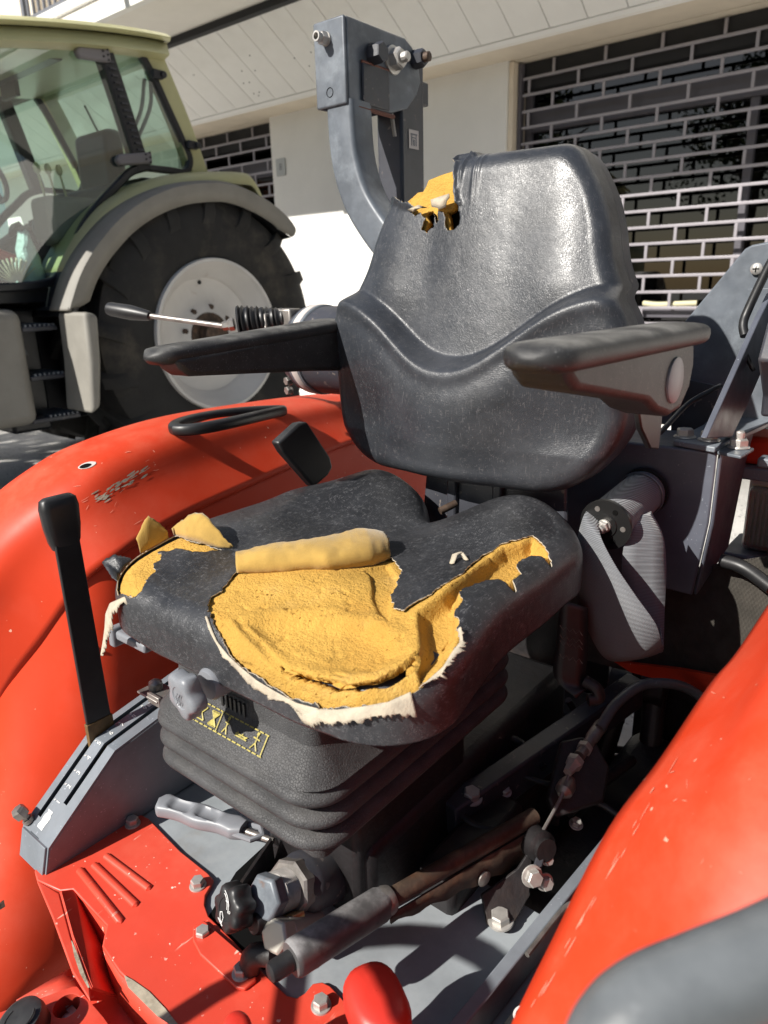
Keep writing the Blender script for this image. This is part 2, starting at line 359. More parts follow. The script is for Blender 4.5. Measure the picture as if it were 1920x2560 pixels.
# sloping canopy: bottom edge y -4.66 / z 3.04, top edge y -3.90 / z 3.53
B0, B1 = Vector((0, -4.66, 3.045)), Vector((0, -3.90, 3.53)); ud = (B1 - B0).normalized(); un = Vector((0, ud.z, -ud.y)); Ls = (B1 - B0).length
def slope(x, s, o): p = B0 + ud * s + un * o; return (x, p.y, p.z)
def slab(b, x0, x1, s0, s1, o0, o1): return b.add([slope(x, s, o) for o in (o0, o1) for s in (s0, s1) for x in (x0, x1)], [(0, 1, 3, 2), (4, 6, 7, 5), (0, 4, 5, 1), (2, 3, 7, 6), (0, 2, 6, 4), (1, 5, 7, 3)])
sobj('canopy_frame', slab(MB(), -3, 12, .01, Ls - .002, -.14, -.016), DARKGAP)
x = -2.7; pn = .292
pme = slab(MB(), 0, pn - .006, .062, Ls - .03, -.015, 0)
first = None
for i in range(48):
    if first is None:
        first = obj('cladding_panel', MB().add([(p[0], p[1] + 5, p[2] - GZ) for p in pme.v], pme.f), PANEL, shop, bevel=.003)
        first.location = (x - 3, 0, 0)
    else:
        o = first.copy(); COL.objects.link(o); o.parent = shop; o.location = (x - 3, random.uniform(-.0015, .0015), 0)
    x += pn
# rivets and rust marks left on the panels
spot = MB(); 
for i in range(15):
    xx = random.uniform(4.2, 6.6); s_ = random.choice((.16, .3, .42, .55)) + random.uniform(-.02, .02)
    p0 = Vector(slope(xx, s_, .004)); spot.lathe(p0 - un * .006, un, [(0, .007), (.004, .006), (.006, .003)], 8)
sobj('rivet_heads', spot, DARKGAP, kind='stuff')
sobj('canopy_edge_trim', slab(MB(), -3, 12, -.004, .058, -.03, .006), PANEL, bevel=.004)
sobj('canopy_soffit', MB().box((-3, -5.02, 3.046), (12, -4.645, 3.075)), TRIM)
sobj('shadow_gap', MB().box((-3, -3.925, 3.50), (12, -3.86, 3.60)), DARKGAP)
# slab and balcony above
sobj('balcony_slab', MB().box((2.2, -5.3, 3.555), (12, -3.20, 3.72)).box((-3, -5.3, 3.555), (2.19, -3.20, 3.72)), SOFFIT, bevel=.008)
sobj('slab_edge', MB().box((3.0, -3.196, 3.525), (12, -3.13, 3.64)), WALL, bevel=.006)
sobj('slab_edge', MB().box((-3, -3.196, 3.525), (2.995, -3.13, 3.64)), WALL, bevel=.006)
sobj('balcony_ledge', MB().box((-3, -3.28, 3.724), (12, -3.17, 3.80)), WALL, bevel=.006)
sobj('drain_pipe', MB().tube([(5.32, -3.2, 3.66), (5.32, -3.05, 3.66), (5.32, -3.0, 3.6)], .035, 12).box((5.26, -3.17, 3.60), (5.38, -3.12, 3.76)), RAILM)
sobj('upper_wall', MB().box((-3, -5.6, 3.724), (7.6, -5.0, 6.8)), SOFFIT)
sobj('upper_wall', MB().box((7.62, -4.4, 3.6), (13, -3.6, 6.8)), TRIM, label='beige upper wall at the end of the balcony')
rail = empty('balcony_railing', (5.5, -3.23, 3.80), 0, 'grey metal balcony railing above the slab edge', 'railing')
bars = MB().box((-.011, -.011, .05), (.011, .011, .95)); bar0 = None
for i in range(44):
    xx = 1.55 - i * .1
    if bar0 is None: bar0 = obj('railing_bar', bars, RAILM, rail); bar0.location.x = xx
    else: o = bar0.copy(); COL.objects.link(o); o.parent = rail; o.location.x = xx
obj('handrail', MB().box((-2.9, -.03, .95), (1.62, .03, 1.0)), RAILM, rail, bevel=.006)
obj('bottom_rail', MB().box((-2.9, -.02, .02), (1.62, .02, .05)), RAILM, rail)
obj('railing_post', MB().box((1.59, -.028, -.02), (1.645, .028, 1.02)), RAILM, rail, bevel=.004)
obj('railing_post', MB().box((-1.03, -.028, -.02), (-.975, .028, 1.02)), RAILM, rail, bevel=.004)
fl = empty('geranium_plant', (5.45, -3.5, 3.73), 0, 'pink flowering geranium behind the balcony railing', 'plant')
obj('planter_box', MB().box((-.55, -.09, 0), (.45, .09, .17)), TRIM, fl, bevel=.01)
pb, lb = MB(), MB()
for i in range(420):
    c = Vector((random.uniform(-.6, .5), random.uniform(-.14, .2), random.uniform(.14, .42))); n = Vector((random.gauss(0, 1), random.gauss(0, 1), random.gauss(0, 1))).normalized()
    u = n.orthogonal() * random.uniform(.02, .035); v_ = n.cross(u); t = pb if random.random() < .55 else lb
    t.add([c - u, c - v_ * .8, c + u, c + v_ * .9], [(0, 1, 2, 3)])
obj('blossoms', pb, FLOWER, fl, kind='stuff'); obj('leaves', lb, LEAF, fl, kind='stuff')

# glazing behind the grilles
def glazing(x0, x1, y):
    sobj('window_pane', MB().box((x0, y - .008, GZ + .1), (x1, y, ZL - .36)), SHOPGLASS)
    sobj('window_frame', MB().box((x1 - .07, y - .04, GZ + .1), (x1, y + .035, ZL - .17)), FRAMEM, bevel=.004)
    sobj('window_frame', MB().box((x0, y - .04, GZ + .1), (x0 + .06, y + .035, ZL - .17)), FRAMEM, bevel=.004)
    sobj('window_header', MB().box((x0, y - .25, ZL - .20), (x1, y + .10, ZL + .003)), DARKGAP, bevel=.006)
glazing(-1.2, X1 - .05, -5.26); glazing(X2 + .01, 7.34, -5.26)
sobj('upper_pane', MB().box((-1.1, -5.269, ZL - .358), (X1 - .122, -5.26, ZL - .2)), SHOPGLASS)
ZT = at(1642, 222, y=-5.22)[2]
sobj('transom', MB().box((-1.14, -5.30, ZT - .16), (X1 - .122, -5.215, ZT)), FRAMEM, bevel=.004)
sobj('transom', MB().box((X2 + .075, -5.30, ZT - .16), (7.27, -5.215, ZT)), FRAMEM, bevel=.004)
sobj('mullion', MB().box((.93, -5.30, GZ + .1), (.99, -5.22, ZT - .162)), FRAMEM, bevel=.003)
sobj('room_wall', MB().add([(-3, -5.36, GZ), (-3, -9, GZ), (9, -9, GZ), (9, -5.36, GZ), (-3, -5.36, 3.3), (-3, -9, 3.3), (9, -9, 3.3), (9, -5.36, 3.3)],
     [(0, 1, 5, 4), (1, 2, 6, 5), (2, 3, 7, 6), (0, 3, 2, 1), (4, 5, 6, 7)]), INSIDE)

def grille(name, x0, x1, zlo, xoff, label):
    g = empty(name, ((x0 + x1) / 2, -5.12, GZ), 0, label, 'security grille', 'brick pattern roller grilles in front of the shop windows')
    gx = (x0 + x1) / 2
    rm = MB().box((x0 - gx, -.009, -.011), (x1 - gx, .009, .011)); lm = MB().box((-.0115, -.007, .011), (.0115, .007, .1213 - .011))
    r0 = l0 = None; pz = .1213; zb = 1.097
    k0 = int((zlo - zb) / pz)
    for k in range(k0, 17):
        z = zb + k * pz - GZ
        if z > ZL - GZ - .02: break
        if r0 is None: r0 = obj('grille_rod', rm, ANOD, g, bevel=.003); r0.location = (0, 0, z)
        else: o = r0.copy(); COL.objects.link(o); o.parent = g; o.location = (0, 0, z)
        xs = xoff + (.216 if k % 2 else 0)
        j = math.ceil((x0 + .05 - xs) / .432)
        while xs + j * .432 < x1 - .03:
            p = (xs + j * .432 - gx, 0, z); j += 1
            if l0 is None: l0 = obj('grille_link', lm, ANOD, g, bevel=.002); l0.location = p
            else: o = l0.copy(); COL.objects.link(o); o.parent = g; o.location = p
    obj('guide_channel', MB().box((x1 - gx - .002, -.03, .1), (x1 - gx + .03, .03, ZL - GZ - .01)), ANOD if False else FRAMEM, g, bevel=.003)
grille('roller_grille', -.6, X1 - .08, .95, 1.395, 'large brick pattern roller grille behind the seat backrest')
grille('roller_grille', X2 + .03, 7.3, 1.7, 5.9, 'narrow brick pattern roller grille behind the green tractor cab')
hb = empty('wall_number_plate', at(702, 418, y=-4.99), 0, 'small grey number plate on the white wall beside the narrow window', 'sign')
obj('plate', MB().box((-.07, -.006, -.085), (.07, .004, .085)), mat('plate_grey', (.45, .47, .47), .5), hb, bevel=.004)
def text(name, s, size, parent, M, m, ext=.0004):
    c = bpy.data.curves.new(name, 'FONT'); c.body = s; c.size = size; c.align_x = 'CENTER'; c.align_y = 'CENTER'; c.extrude = ext
    t = bpy.data.objects.new(name, c); COL.objects.link(t); bpy.context.view_layer.update()
    me = bpy.data.meshes.new_from_object(t.evaluated_get(bpy.context.evaluated_depsgraph_get())); bpy.data.objects.remove(t); bpy.data.curves.remove(c)
    me.materials.clear(); o = link(name, me, m, parent); o.matrix_local = M; return o
text('numeral', '8', .09, hb, Matrix.Translation((0, .005, 0)) @ Matrix.Rotation(rad(180), 4, 'Z') @ Matrix.Rotation(rad(90), 4, 'X'), RAILM)
rp = cable('rope_bundle', [(1.62, -5.19, 1.13), (1.5, -5.17, 1.12), (1.35, -5.17, 1.125), (1.2, -5.18, 1.13)], .022, mat('pale_rope', (.6, .55, .36), .8), None)
rp['label'] = 'pale folded rope lying behind the lowest visible grille rods'; rp['category'] = 'rope'
sl = MB().box((-1.1, -5.215, 1.02), (X1 - .13, -5.17, 1.095)); sobj('window_sill', sl, FRAMEM, bevel=.004)

# ------------------------------------------------------------------ green cab tractor parked beside the red one
GR = rad(89)
gt = empty('green_tractor', (3.5, -2.36, GZ), GR, 'yellow green tractor with tinted glass cab parked by the shop', 'tractor')
def gobj(name, mb, m, parent=gt, **k):
    if parent is gt: mb.v = [(x, y, z - GZ) for x, y, z in mb.v]
    return obj(name, mb, m, parent, **k)
def wheel(cx, cy, cz, R, W, rimr, nl, side):
    prof = [(-W / 2 + .02, rimr + .0), (-W / 2, rimr + .06), (-W / 2 - .02, rimr + .17), (-W / 2 - .012, R * .86), (-W / 2 + .03, R * .945), (-W / 2 + .12, R * .962),
            (W / 2 - .12, R * .962), (W / 2 - .03, R * .945), (W / 2 + .012, R * .86), (W / 2 + .02, rimr + .17), (W / 2, rimr + .06), (W / 2 - .02, rimr)]
    b = MB().lathe((cx, cy, cz), (0, 1, 0), prof, 72, caps=False)
    t = gobj('tyre', b, TYRE)
    for k in range(nl):                      # one lug bar per side and step, each a piece of its own
        for sg in (-1, 1):
            a0 = 2 * math.pi * (k + (.5 if sg > 0 else 0)) / nl
            def P(yy, rr, a): return (cx + rr * math.cos(a), cy + yy, cz - GZ + rr * math.sin(a))
            rows = []
            for yy, r0, h, da in ((sg * (W / 2 + .016), R * .80, .012, .13), (sg * (W / 2 + .012), R * .87, .035, .10), (sg * (W / 2 - .03), R * .945, .052, .07), (sg * (W / 2 - .14), R * .955, .045, -.02), (sg * .02, R * .958, .042, -.13)):
                wd = .042 if abs(yy) < W / 2 - .05 else .055
                a = a0 - da * side; e = 1.03 if abs(yy) > W / 2 - .01 else 1
                rows.append([P(yy, r0 - .02, a - wd * 1.2), P(yy * e, r0 + h * .9, a - wd * .72), P(yy * e, r0 + h * .9, a + wd * .72), P(yy, r0 - .02, a + wd * 1.2)])
            lb = MB().sheet(rows); n_ = len(rows); lb.f += [(0, 1, 2, 3), tuple(4 * (n_ - 1) + i for i in (3, 2, 1, 0))]
            obj('tyre_lug', lb, TYRE, t, ang=30)
    d = side
    rp_ = [(W / 2 - .02, rimr + .028), (W / 2 + .012, rimr + .02), (W / 2 + .012, rimr), (W / 2 - .03, rimr - .015), (W / 2 - .05, rimr - .045), (W / 2 - .085, rimr - .055), (W / 2 - .10, rimr - .085), (W / 2 - .15, rimr - .10),
           (W / 2 - .165, rimr - .16), (W / 2 - .15, rimr * .45), (W / 2 - .12, rimr * .40), (W / 2 - .115, .13)]
    rm = gobj('wheel_rim', MB().lathe((cx, cy, cz), (0, d, 0), rp_, 64, caps=False), RIM, ang=50)
    obj('wheel_hub', MB().lathe((cx, cy, cz - GZ), (0, d, 0), [(W / 2 - .2, .16), (W / 2 - .105, .155), (W / 2 - .10, .10), (W / 2 - .03, .095), (W / 2 - .02, .05)], 24), RUST, rm, ang=30)
    nut = bolt_mesh('wheel_nut', RUST, .016, .02, .02)
    for k in range(8):
        a = 2 * math.pi * k / 8 + .2
        inst('wheel_nut', nut, (cx + .195 * math.cos(a), cy + d * (W / 2 - .135), cz - GZ + .195 * math.sin(a)), (0, d, 0), rm)
    inst('valve_stem', bolt_mesh('valve_stem', DARKGAP, .012, .008, .014), (cx + .02, cy + d * (W / 2 - .155), cz - GZ + rimr - .13), (0, d, 0), rm)
wheel(0, -.33, 1.02, .925, .64, .485, 17, 1)
wheel(0, -1.75, 1.02, .925, .64, .485, 17, -1)
def guard():
    path = [(1.10, 1.235), (1.075, 1.29), (1.009, 1.418), (.932, 1.526), (.83, 1.635), (.685, 1.76), (.512, 1.864), (.306, 1.945), (.094, 1.989), (-.162, 1.998), (-.431, 1.931), (-.627, 1.839), (-.725, 1.75), (-.712, 1.70)]
    C = crom([(p[0], 0, p[1]) for p in path], 4); rows, rows3 = [], []
    for i, p in enumerate(C):
        n = (p - Vector((.05, 0, 1.02))).normalized(); f = min(1, i / 5); g = min(1, (len(C) - 1 - i) / 7)
        w0 = (.11 * f + .02) * (.35 + .65 * g)
        rows.append([p - n * w0 + Vector((0, .03, 0)), p - n * w0 * .5 + Vector((0, .052, 0)), p - n * .02 + Vector((0, .052, 0)), p + Vector((0, .02, 0)), p + n * .004 + Vector((0, -.06, 0)), p + n * .002 + Vector((0, -.14, 0))])
        rows3.append([p - n * w0 + Vector((0, .025, 0)), p - n * .09 * f + Vector((0, -.2, 0)), p - n * .10 * f + Vector((0, -.6, 0))])
    gobj('mudguard', MB().sheet(rows), GREYF, solid=.012, label='grey plastic outer mudguard over the rear wheel')
    gobj('wheel_arch', MB().sheet(rows3), CABBLK)
    yp_ = [(1.06, 1.20), (.994, 1.335), (.886, 1.535), (.669, 1.787), (.432, 1.937), (.128, 2.042), (-.195, 2.085), (-.402, 2.098), (-.49, 2.083), (-.556, 2.00), (-.60, 1.88)]
    C = crom([(p[0], 0, p[1]) for p in yp_], 5); rows2 = []
    for i, p in enumerate(C):
        n = (p - Vector((-.1, 0, 1.02))).normalized()
        rows2.append([p - n * .085 + Vector((0, -.085, 0)), p - n * .035 + Vector((0, -.105, 0)), p + Vector((0, -.15, 0)), p + n * .006 + Vector((0, -.30, 0)), p + n * .0 + Vector((0, -.46, 0)), p - n * .02 + Vector((0, -.60, 0))])
    gobj('fender', MB().sheet(rows2[8:]), OLIVE, solid=.01, label='yellow green fender above the grey mudguard')
    gobj('mudguard_front', MB().sheet(rows2[:9]), CABBLK, solid=.01)
guard()
def strip(name, pts, y, wdt, thick, m, **k):   # a bar following 2D (x, z) points, at depth y
    C = crom([(p[0], 0, p[1]) for p in pts], 5); rows = []
    for i, p in enumerate(C):
        t = (C[min(i + 1, len(C) - 1)] - C[max(i - 1, 0)]).normalized(); n = Vector((-t.z, 0, t.x))
        rows.append([p + n * wdt / 2 + Vector((0, y, 0)), p - n * wdt / 2 + Vector((0, y, 0)), p - n * wdt / 2 + Vector((0, y - thick, 0)), p + n * wdt / 2 + Vector((0, y - thick, 0))])
    b = MB().sheet(rows, close=True); n_ = len(rows); b.f += [(0, 1, 2, 3), tuple(4 * (n_ - 1) + j for j in (3, 2, 1, 0))]
    return gobj(name, b, m, **k)
for y, far in ((-.3, 0), (-1.72, 1)):           # near and far side of the cab
    strip('rear_pillar', [(.125, 2.80), (.03, 2.60), (-.08, 2.35), (-.185, 2.06)], y + .01, .135, .09, OLIVE, bevel=.012)
    strip('glass_seal', [(.20, 2.75), (.12, 2.63), (.03, 2.45), (-.06, 2.27), (-.10, 2.16), (-.05, 2.085), (.06, 2.085), (.25, 2.085)], y + .018, .04, .05, CABBLK, bevel=.008)
    strip('middle_pillar', [(.445, 2.73), (.375, 2.48), (.315, 2.25), (.265, 2.06)], y + .02, .095, .09, CABBLK, bevel=.01)
    strip('front_pillar', [(1.75, 2.62), (1.90, 2.1), (1.95, 1.35)], y + .01, .11, .09, CABBLK, bevel=.01)
    strip('door_seal', [(.24, 2.09), (.36, 2.05), (.46, 1.97), (.60, 1.85), (.72, 1.72), (.84, 1.55), (.93, 1.43), (1.03, 1.385), (1.3, 1.365), (1.95, 1.36)], y + .016, .05, .05, CABBLK, bevel=.01)
    strip('roof_seal', [(.15, 2.745), (.5, 2.722), (1.0, 2.645), (1.8, 2.52)], y + .012, .055, .06, CABBLK, bevel=.008)
    pane = [(1.74, 2.54), (1.0, 2.65), (.5, 2.72), (.44, 2.70), (.375, 2.48), (.30, 2.2), (.26, 2.09), (.36, 2.05), (.46, 1.97), (.60, 1.85), (.72, 1.72), (.84, 1.55), (.93, 1.43), (1.03, 1.385), (1.95, 1.36), (1.90, 2.1)]
    gobj('door_pane', MB().add([(a, y, b) for a, b in pane], [tuple(range(len(pane)))]), CABGLASS)
    pr_ = [(.44, 2.72), (.20, 2.745), (.12, 2.63), (.03, 2.45), (-.06, 2.27), (-.09, 2.16), (-.05, 2.09), (.25, 2.09), (.315, 2.25), (.375, 2.48)]
    gobj('quarter_pane', MB().add([(a, y, b) for a, b in pr_], [tuple(range(len(pr_)))]), CABGLASS)
h0_ = None
for q in range(15):                       # ribs of the hinge strip on the middle pillar
    t = q / 14; xx = .425 - .145 * t; zz = 2.645 - .50 * t
    gobj('strip_rib', MB().box((xx - .022, -.284, zz - .006), (xx + .022, -.266, zz + .006)), GREYD, bevel=.002)
for (x0, z0, x1, z1) in ((.63, 2.655, .43, 2.672), (.455, 2.105, .22, 2.14)):
    b = MB().prism([(x0, -.25, z0 + .032), (x0 + .02, -.25, z0), (x0, -.25, z0 - .032), (x1, -.25, z1 - .036), (x1, -.25, z1 + .036)], .05)
    h = gobj('door_hinge', b, HINGE, bevel=.014, seg=3)
    for q in range(5): obj('hinge_bolt', MB().lathe((x1 + .02 + .03 * (q % 2), -.249, z1 - GZ - .028 + .014 * q), (0, 1, 0), [(0, .0065), (.005, .006)], 8), DARKGAP, h)
for (xx, zz) in ((.115, 2.63), (-.10, 2.25)):
    gobj('window_catch', MB().box((xx - .04, -.28, zz - .026), (xx + .035, -.245, zz + .026)).tube([(xx - .035, -.26, zz), (xx - .035, -.228, zz)], .022), CABBLK, bevel=.008)
rr, r2 = [], []
for i in range(26):
    t = i / 25; xx = .03 + 1.95 * t; zz = 2.835 - .115 * xx ** 1.5
    e = .0 if i else .02
    rr.append([(xx, -.21, zz - .02), (xx, -.19, zz + .0), (xx, -.24, zz + .03), (xx, -.5, zz + .065), (xx, -1.02, zz + .08), (xx, -1.55, zz + .065), (xx, -1.82, zz + .03), (xx, -1.84, zz - .03)])
    r2.append([(xx + .01, -.25, zz - .024), (xx + .01, -.23, zz - .085), (xx + .01, -.29, zz - .10), (xx, -1.75, zz - .10), (xx, -1.80, zz - .04)])
b = MB().sheet(rr); b.f += [tuple(range(8))]
gobj('cab_roof', b, OLIVE, solid=.018, ang=50)
b = MB().sheet(r2); b.f += [tuple(range(4, -1, -1))]
gobj('roof_underside', b, OLIVE, solid=.012)
gobj('rear_window', MB().add([(.16, -1.66, 2.72), (-.14, -1.66, 2.06), (-.14, -.36, 2.06), (.16, -.36, 2.72)], [(0, 1, 2, 3)]), CABGLASS)
gobj('front_window', MB().add([(1.76, -1.66, 2.55), (1.98, -1.66, 1.4), (1.98, -.36, 1.4), (1.76, -.36, 2.55)], [(0, 1, 2, 3)]), CABGLASS)
gobj('cab_floor', MB().box((.55, -1.64, 1.28), (2.0, -.34, 1.36)), CABBLK)
gobj('rear_panel', MB().box((-.12, -1.66, 1.5), (.25, -.36, 2.04)), CABBLK, bevel=.03)
gobj('driver_seat', MB().box((.15, -1.28, 1.70), (.60, -.78, 1.84)).box((.06, -1.26, 1.80), (.20, -.8, 2.40)), CABBLK, bevel=.05, seg=3)
gobj('side_console', MB().box((.25, -.70, 1.62), (.86, -.45, 1.90)), GREYF, bevel=.04)
for xx in (.66, .73, .80):
    gobj('control_lever', MB().tube([(xx, -.58, 1.88), (xx + .03, -.57, 2.03)], .007).lathe((xx + .03, -.57, 2.03), (0.1, 0, 1), [(0, .010), (.012, .02), (.04, .021), (.06, .010)], 12), OLIVE)
gobj('dashboard', MB().box((1.15, -1.35, 1.38), (1.6, -.65, 1.95)), CABBLK, bevel=.05)
C_ = [Vector((0.95 + .08 * math.sin(a) * .8, -1.0 + .20 * math.cos(a), 2.04 + .19 * math.sin(a) * .72)) for a in [i * math.pi / 12 for i in range(25)]]
sw = MB().tube(C_, .016, 8, caps=False).tube([(.95, -1.0, 2.04), (1.25, -1.0, 1.76)], .03)
for a in (.5, 2.6, 4.7): sw.tube([(.95, -1.0, 2.04), (.95 + .07 * math.sin(a), -1.0 + .19 * math.cos(a), 2.04 + .13 * math.sin(a))], .013)
gobj('steering_wheel', sw, CABBLK)
gobj('sun_visor', MB().box((.60, -1.6, 2.66), (1.1, -.5, 2.69)), CABBLK, bevel=.01)
gobj('rear_view_mirror', MB().box((.60, -1.32, 2.57), (.63, -1.10, 2.66)).tube([(.65, -1.2, 2.75), (.615, -1.2, 2.64)], .012), CABBLK, bevel=.012)
bag = MB(); rng = random.Random(4)
rows = [[(1.03 + (.11 - .092 * k / 6) * math.cos(a) + rng.uniform(-.012, .012), -.46 + .05 * math.sin(a), 1.385 + .05 * k + rng.uniform(-.008, .008)) for a in [j * math.pi / 7 for j in range(14)]] for k in range(7)]
gobj('plastic_bag', bag.sheet(rows, close=True), PAPER, ang=20)
gobj('red_bottle', MB().lathe((1.22, -.62, 1.60), (-.9, 0, -.35), [(0, .02), (.02, .03), (.2, .035), (.24, .01)], 14), REDK)
fan = MB()
for i in range(12):
    a = rad(20 + i * 11); fan.box((-.002, -.01, .02), (.005, .01, .15), Matrix.Rotation(-a + rad(90), 3, 'Y'), (1.13, -.42, 1.385))
gobj('brush_bristles', fan, TRIM, kind='stuff')
for i, p in enumerate([[(.10, -.36, 2.62), (.14, -.34, 2.45), (.27, -.36, 2.22)], [(.13, -.38, 2.62), (.20, -.36, 2.42), (.32, -.38, 2.22)], [(.1, -1.2, 2.6), (.1, -1.0, 2.35), (.05, -.7, 2.12)]]):
    o = cable('hose', [(a, b, c - GZ) for a, b, c in p], .012 if i < 2 else .007, HINGE if i < 2 else CABBLK, gt)
gobj('work_lamp', MB().lathe((-.22, -.55, 2.22), (-.8, .1, .2), [(0, .03), (.04, .055), (.08, .056), (.09, .02)], 16).tube([(-.25, -.55, 2.05), (-.22, -.55, 2.22)], .016), CABBLK)
gobj('mirror_arm', MB().tube([(-.35, -.65, 2.08), (-.36, -.62, 2.22)], .014).box((-.40, -.66, 2.2), (-.36, -.56, 2.34)), CABBLK, bevel=.01)
gobj('chassis', MB().box((-.4, -1.35, .5), (3.4, -.70, 1.25)), CABBLK, bevel=.04)
gobj('engine_side', MB().box((1.98, -1.5, .45), (3.4, -.52, 1.2)), CABBLK, bevel=.03)  # unseen front end, widened to shade the ground
gobj('rear_axle', MB().tube([(0, -1.8, 1.02), (0, -.3, 1.02)], .16, 16), CABBLK)
gobj('fuel_tank', MB().box((1.285, -.72, .60), (1.95, -.08, 1.25)), GREYF, bevel=.06, seg=3)
gobj('step_side', MB().prism([(1.0, -.10, 1.21), (1.02, -.10, .95), (1.06, -.10, .70), (1.12, -.10, .66), (1.09, -.10, .95), (1.08, -.10, 1.23)], .32), GREYF, bevel=.025, seg=3)
for (z0, x0, x1) in ((1.14, 1.09, 1.29), (.865, 1.08, 1.29), (.62, 1.03, 1.32)):
    s_ = gobj('step_rung', MB().box((x0, -.42, z0 - .015), (x1, -.10, z0 + .01)), GREYD, bevel=.005)
    for q in range(7): obj('tread_tooth', MB().box((x0 + .012 + q * .027, -.4, z0 + .01 - GZ), (x0 + .024 + q * .027, -.105, z0 + .022 - GZ)), GALV, s_)
gobj('battery_box', MB().box((1.05, -.9, .5), (1.3, -.44, 1.25)), CABBLK, bevel=.02)
gobj('tool_bracket', MB().prism([(1.22, -.42, 1.12), (1.17, -.42, .98), (1.14, -.42, .97), (1.19, -.42, 1.13)], .03), GALV, bevel=.004)
gobj('bonnet', MB().box((2.0, -1.5, 1.21), (3.8, -.5, 1.85)), OLIVE, bevel=.12, seg=4)  # unseen bonnet, extended and widened to throw more shade
for y in (-.22, -1.83): gobj('front_tyre', MB().lathe((2.75, y, .72), (0, 1, 0), [(-.22, .02), (-.22, .5), (-.14, .62), (.14, .62), (.22, .5), (.22, .02)], 40), TYRE); gobj('front_mudguard', MB().sheet([[(2.75 + .70 * math.cos(rad(a)), y + e, .72 + .70 * math.sin(rad(a))) for e in (-.24, .24)] for a in range(20, 175, 12)]), GREYF, solid=.012)  # unseen front wheels enlarged and mudguards added for their shade

# ------------------------------------------------------------------ trees that stand in the glass, unseen ones added for shade, building across the yard
def tree(name, x, y, h, r, cz, n, label, sq=.85, seed=1):
    rg = random.Random(seed); t = empty(name, (x, y, GZ), 0, label, 'tree', 'trees across the yard')
    b = MB().tube(crom([(0, 0, 0), (.05, .02, cz * .4), (-.04, .05, cz * .75), (.02, 0, cz)], 4), [.16 - .09 * i / 12 for i in range(13)], 10)
    limbs = []
    for i in range(9):
        a = i * 2.4; e = Vector((math.cos(a) * r * .75, math.sin(a) * r * .75, cz + r * rg.uniform(-.3, .6)))
        b.tube(crom([(0, 0, cz * rg.uniform(.55, .9)), tuple(e * .5 + Vector((0, 0, cz * .42))), tuple(e)], 4), [.07 - .055 * q / 8 for q in range(9)], 6); limbs.append(e)
    obj('trunk', b, BARK, t)
    cl = [(Vector((rg.gauss(0, .42), rg.gauss(0, .42), rg.gauss(0, .42))) * r * sq, rg.uniform(.28, .5) * r) for _ in range(22)]
    lf = MB()
    for i in range(n):
        c, cr = cl[rg.randrange(len(cl))]
        p = Vector((rg.gauss(0, 1), rg.gauss(0, 1), rg.gauss(0, 1))).normalized() * cr * rg.uniform(.5, 1.0) ** .5 + c + Vector((0, 0, cz + .15 * r))
        nn = Vector((rg.gauss(0, 1), rg.gauss(0, 1), rg.gauss(.5, 1))).normalized(); u = nn.orthogonal().normalized() * rg.uniform(.05, .1); v_ = nn.cross(u) * .55
        lf.add([p - u, p - v_, p + u, p + v_], [(0, 1, 2, 3)])
    o = obj('crown', lf, LEAF, t, fix=False, kind='stuff')
tree('yard_tree', 4.4, 9.2, 6, 1.7, 4.6, 5000, 'leafy tree opposite the shop, mirrored in its windows', .8, 5)
tree('yard_tree', 7.0, 2.6, 6, 1.55, 4.0, 3600, 'small unseen tree added to shade the ground by the green tractor', .7, 31)  # added on the sun side so its crown dapples the ground
tree('yard_tree', 1.2, 11.5, 6, 2.1, 4.6, 6000, 'broad tree opposite the shop beside the yard', .8, 8)
tree('yard_tree', -3.2, 12, 6, 2.2, 4.6, 5000, 'round tree at the far side of the yard', .8, 9)
for i, (tx, ty, tr) in enumerate(((-7.5, -3.0, 2.3), (-7.0, 1.0, 2.4), (-7.6, 5.0, 2.5), (-7.2, 9.0, 2.4))):  # row added out of view to block low sky light
    tree('yard_tree', tx, ty, 6, tr, 3.4, 4500, ('tree nearest the shop in the unseen row added to darken this side', 'second tree from the shop in the unseen row added to darken this side', 'third tree from the shop in the unseen row added to darken this side', 'tree farthest from the shop in the unseen row added to darken this side')[i], .85, 20 + i)
hs = empty('brick_building', (15, 9, GZ), rad(-35), 'terracotta coloured building with small windows across the yard', 'building')
obj('wall', MB().box((-5, 0, 0), (5, 3, 4.6)), BRICKM, hs)
obj('roof', MB().box((-5.2, -.2, 4.6), (5.2, 3.2, 4.8)), SOFFIT, hs)
for i in range(6):
    for k in range(2):
        for yy in (-.01,): obj('window', MB().box((-4.3 + i * 1.6, -.03, .9 + k * 2), (-3.5 + i * 1.6, .05, 2.1 + k * 2)), DARKGAP, hs)
# ================================================================== RED TRACTOR
RT = empty('red_tractor', (.02, 0, GZ), 0, 'orange red open tractor with a torn black seat showing yellow foam', 'tractor')
RINV = Matrix.Translation((-.02, 0, -GZ))
def robj(name, mb, m, **k):
    o = obj(name, mb, m, RT, **k); o.matrix_parent_inverse = RINV; return o
def rinst(name, me, loc, nrm, spin=0, scale=1.0, parent=None, label=None):
    o = inst(name, me, loc, nrm, parent or RT, spin, scale, label)
    if parent is None: o.matrix_parent_inverse = RINV
    return o
def rcable(name, pts, r, m, n=10, k=8, label=None): return robj(name, MB().tube(crom(pts, k), r, n), m, label=label)

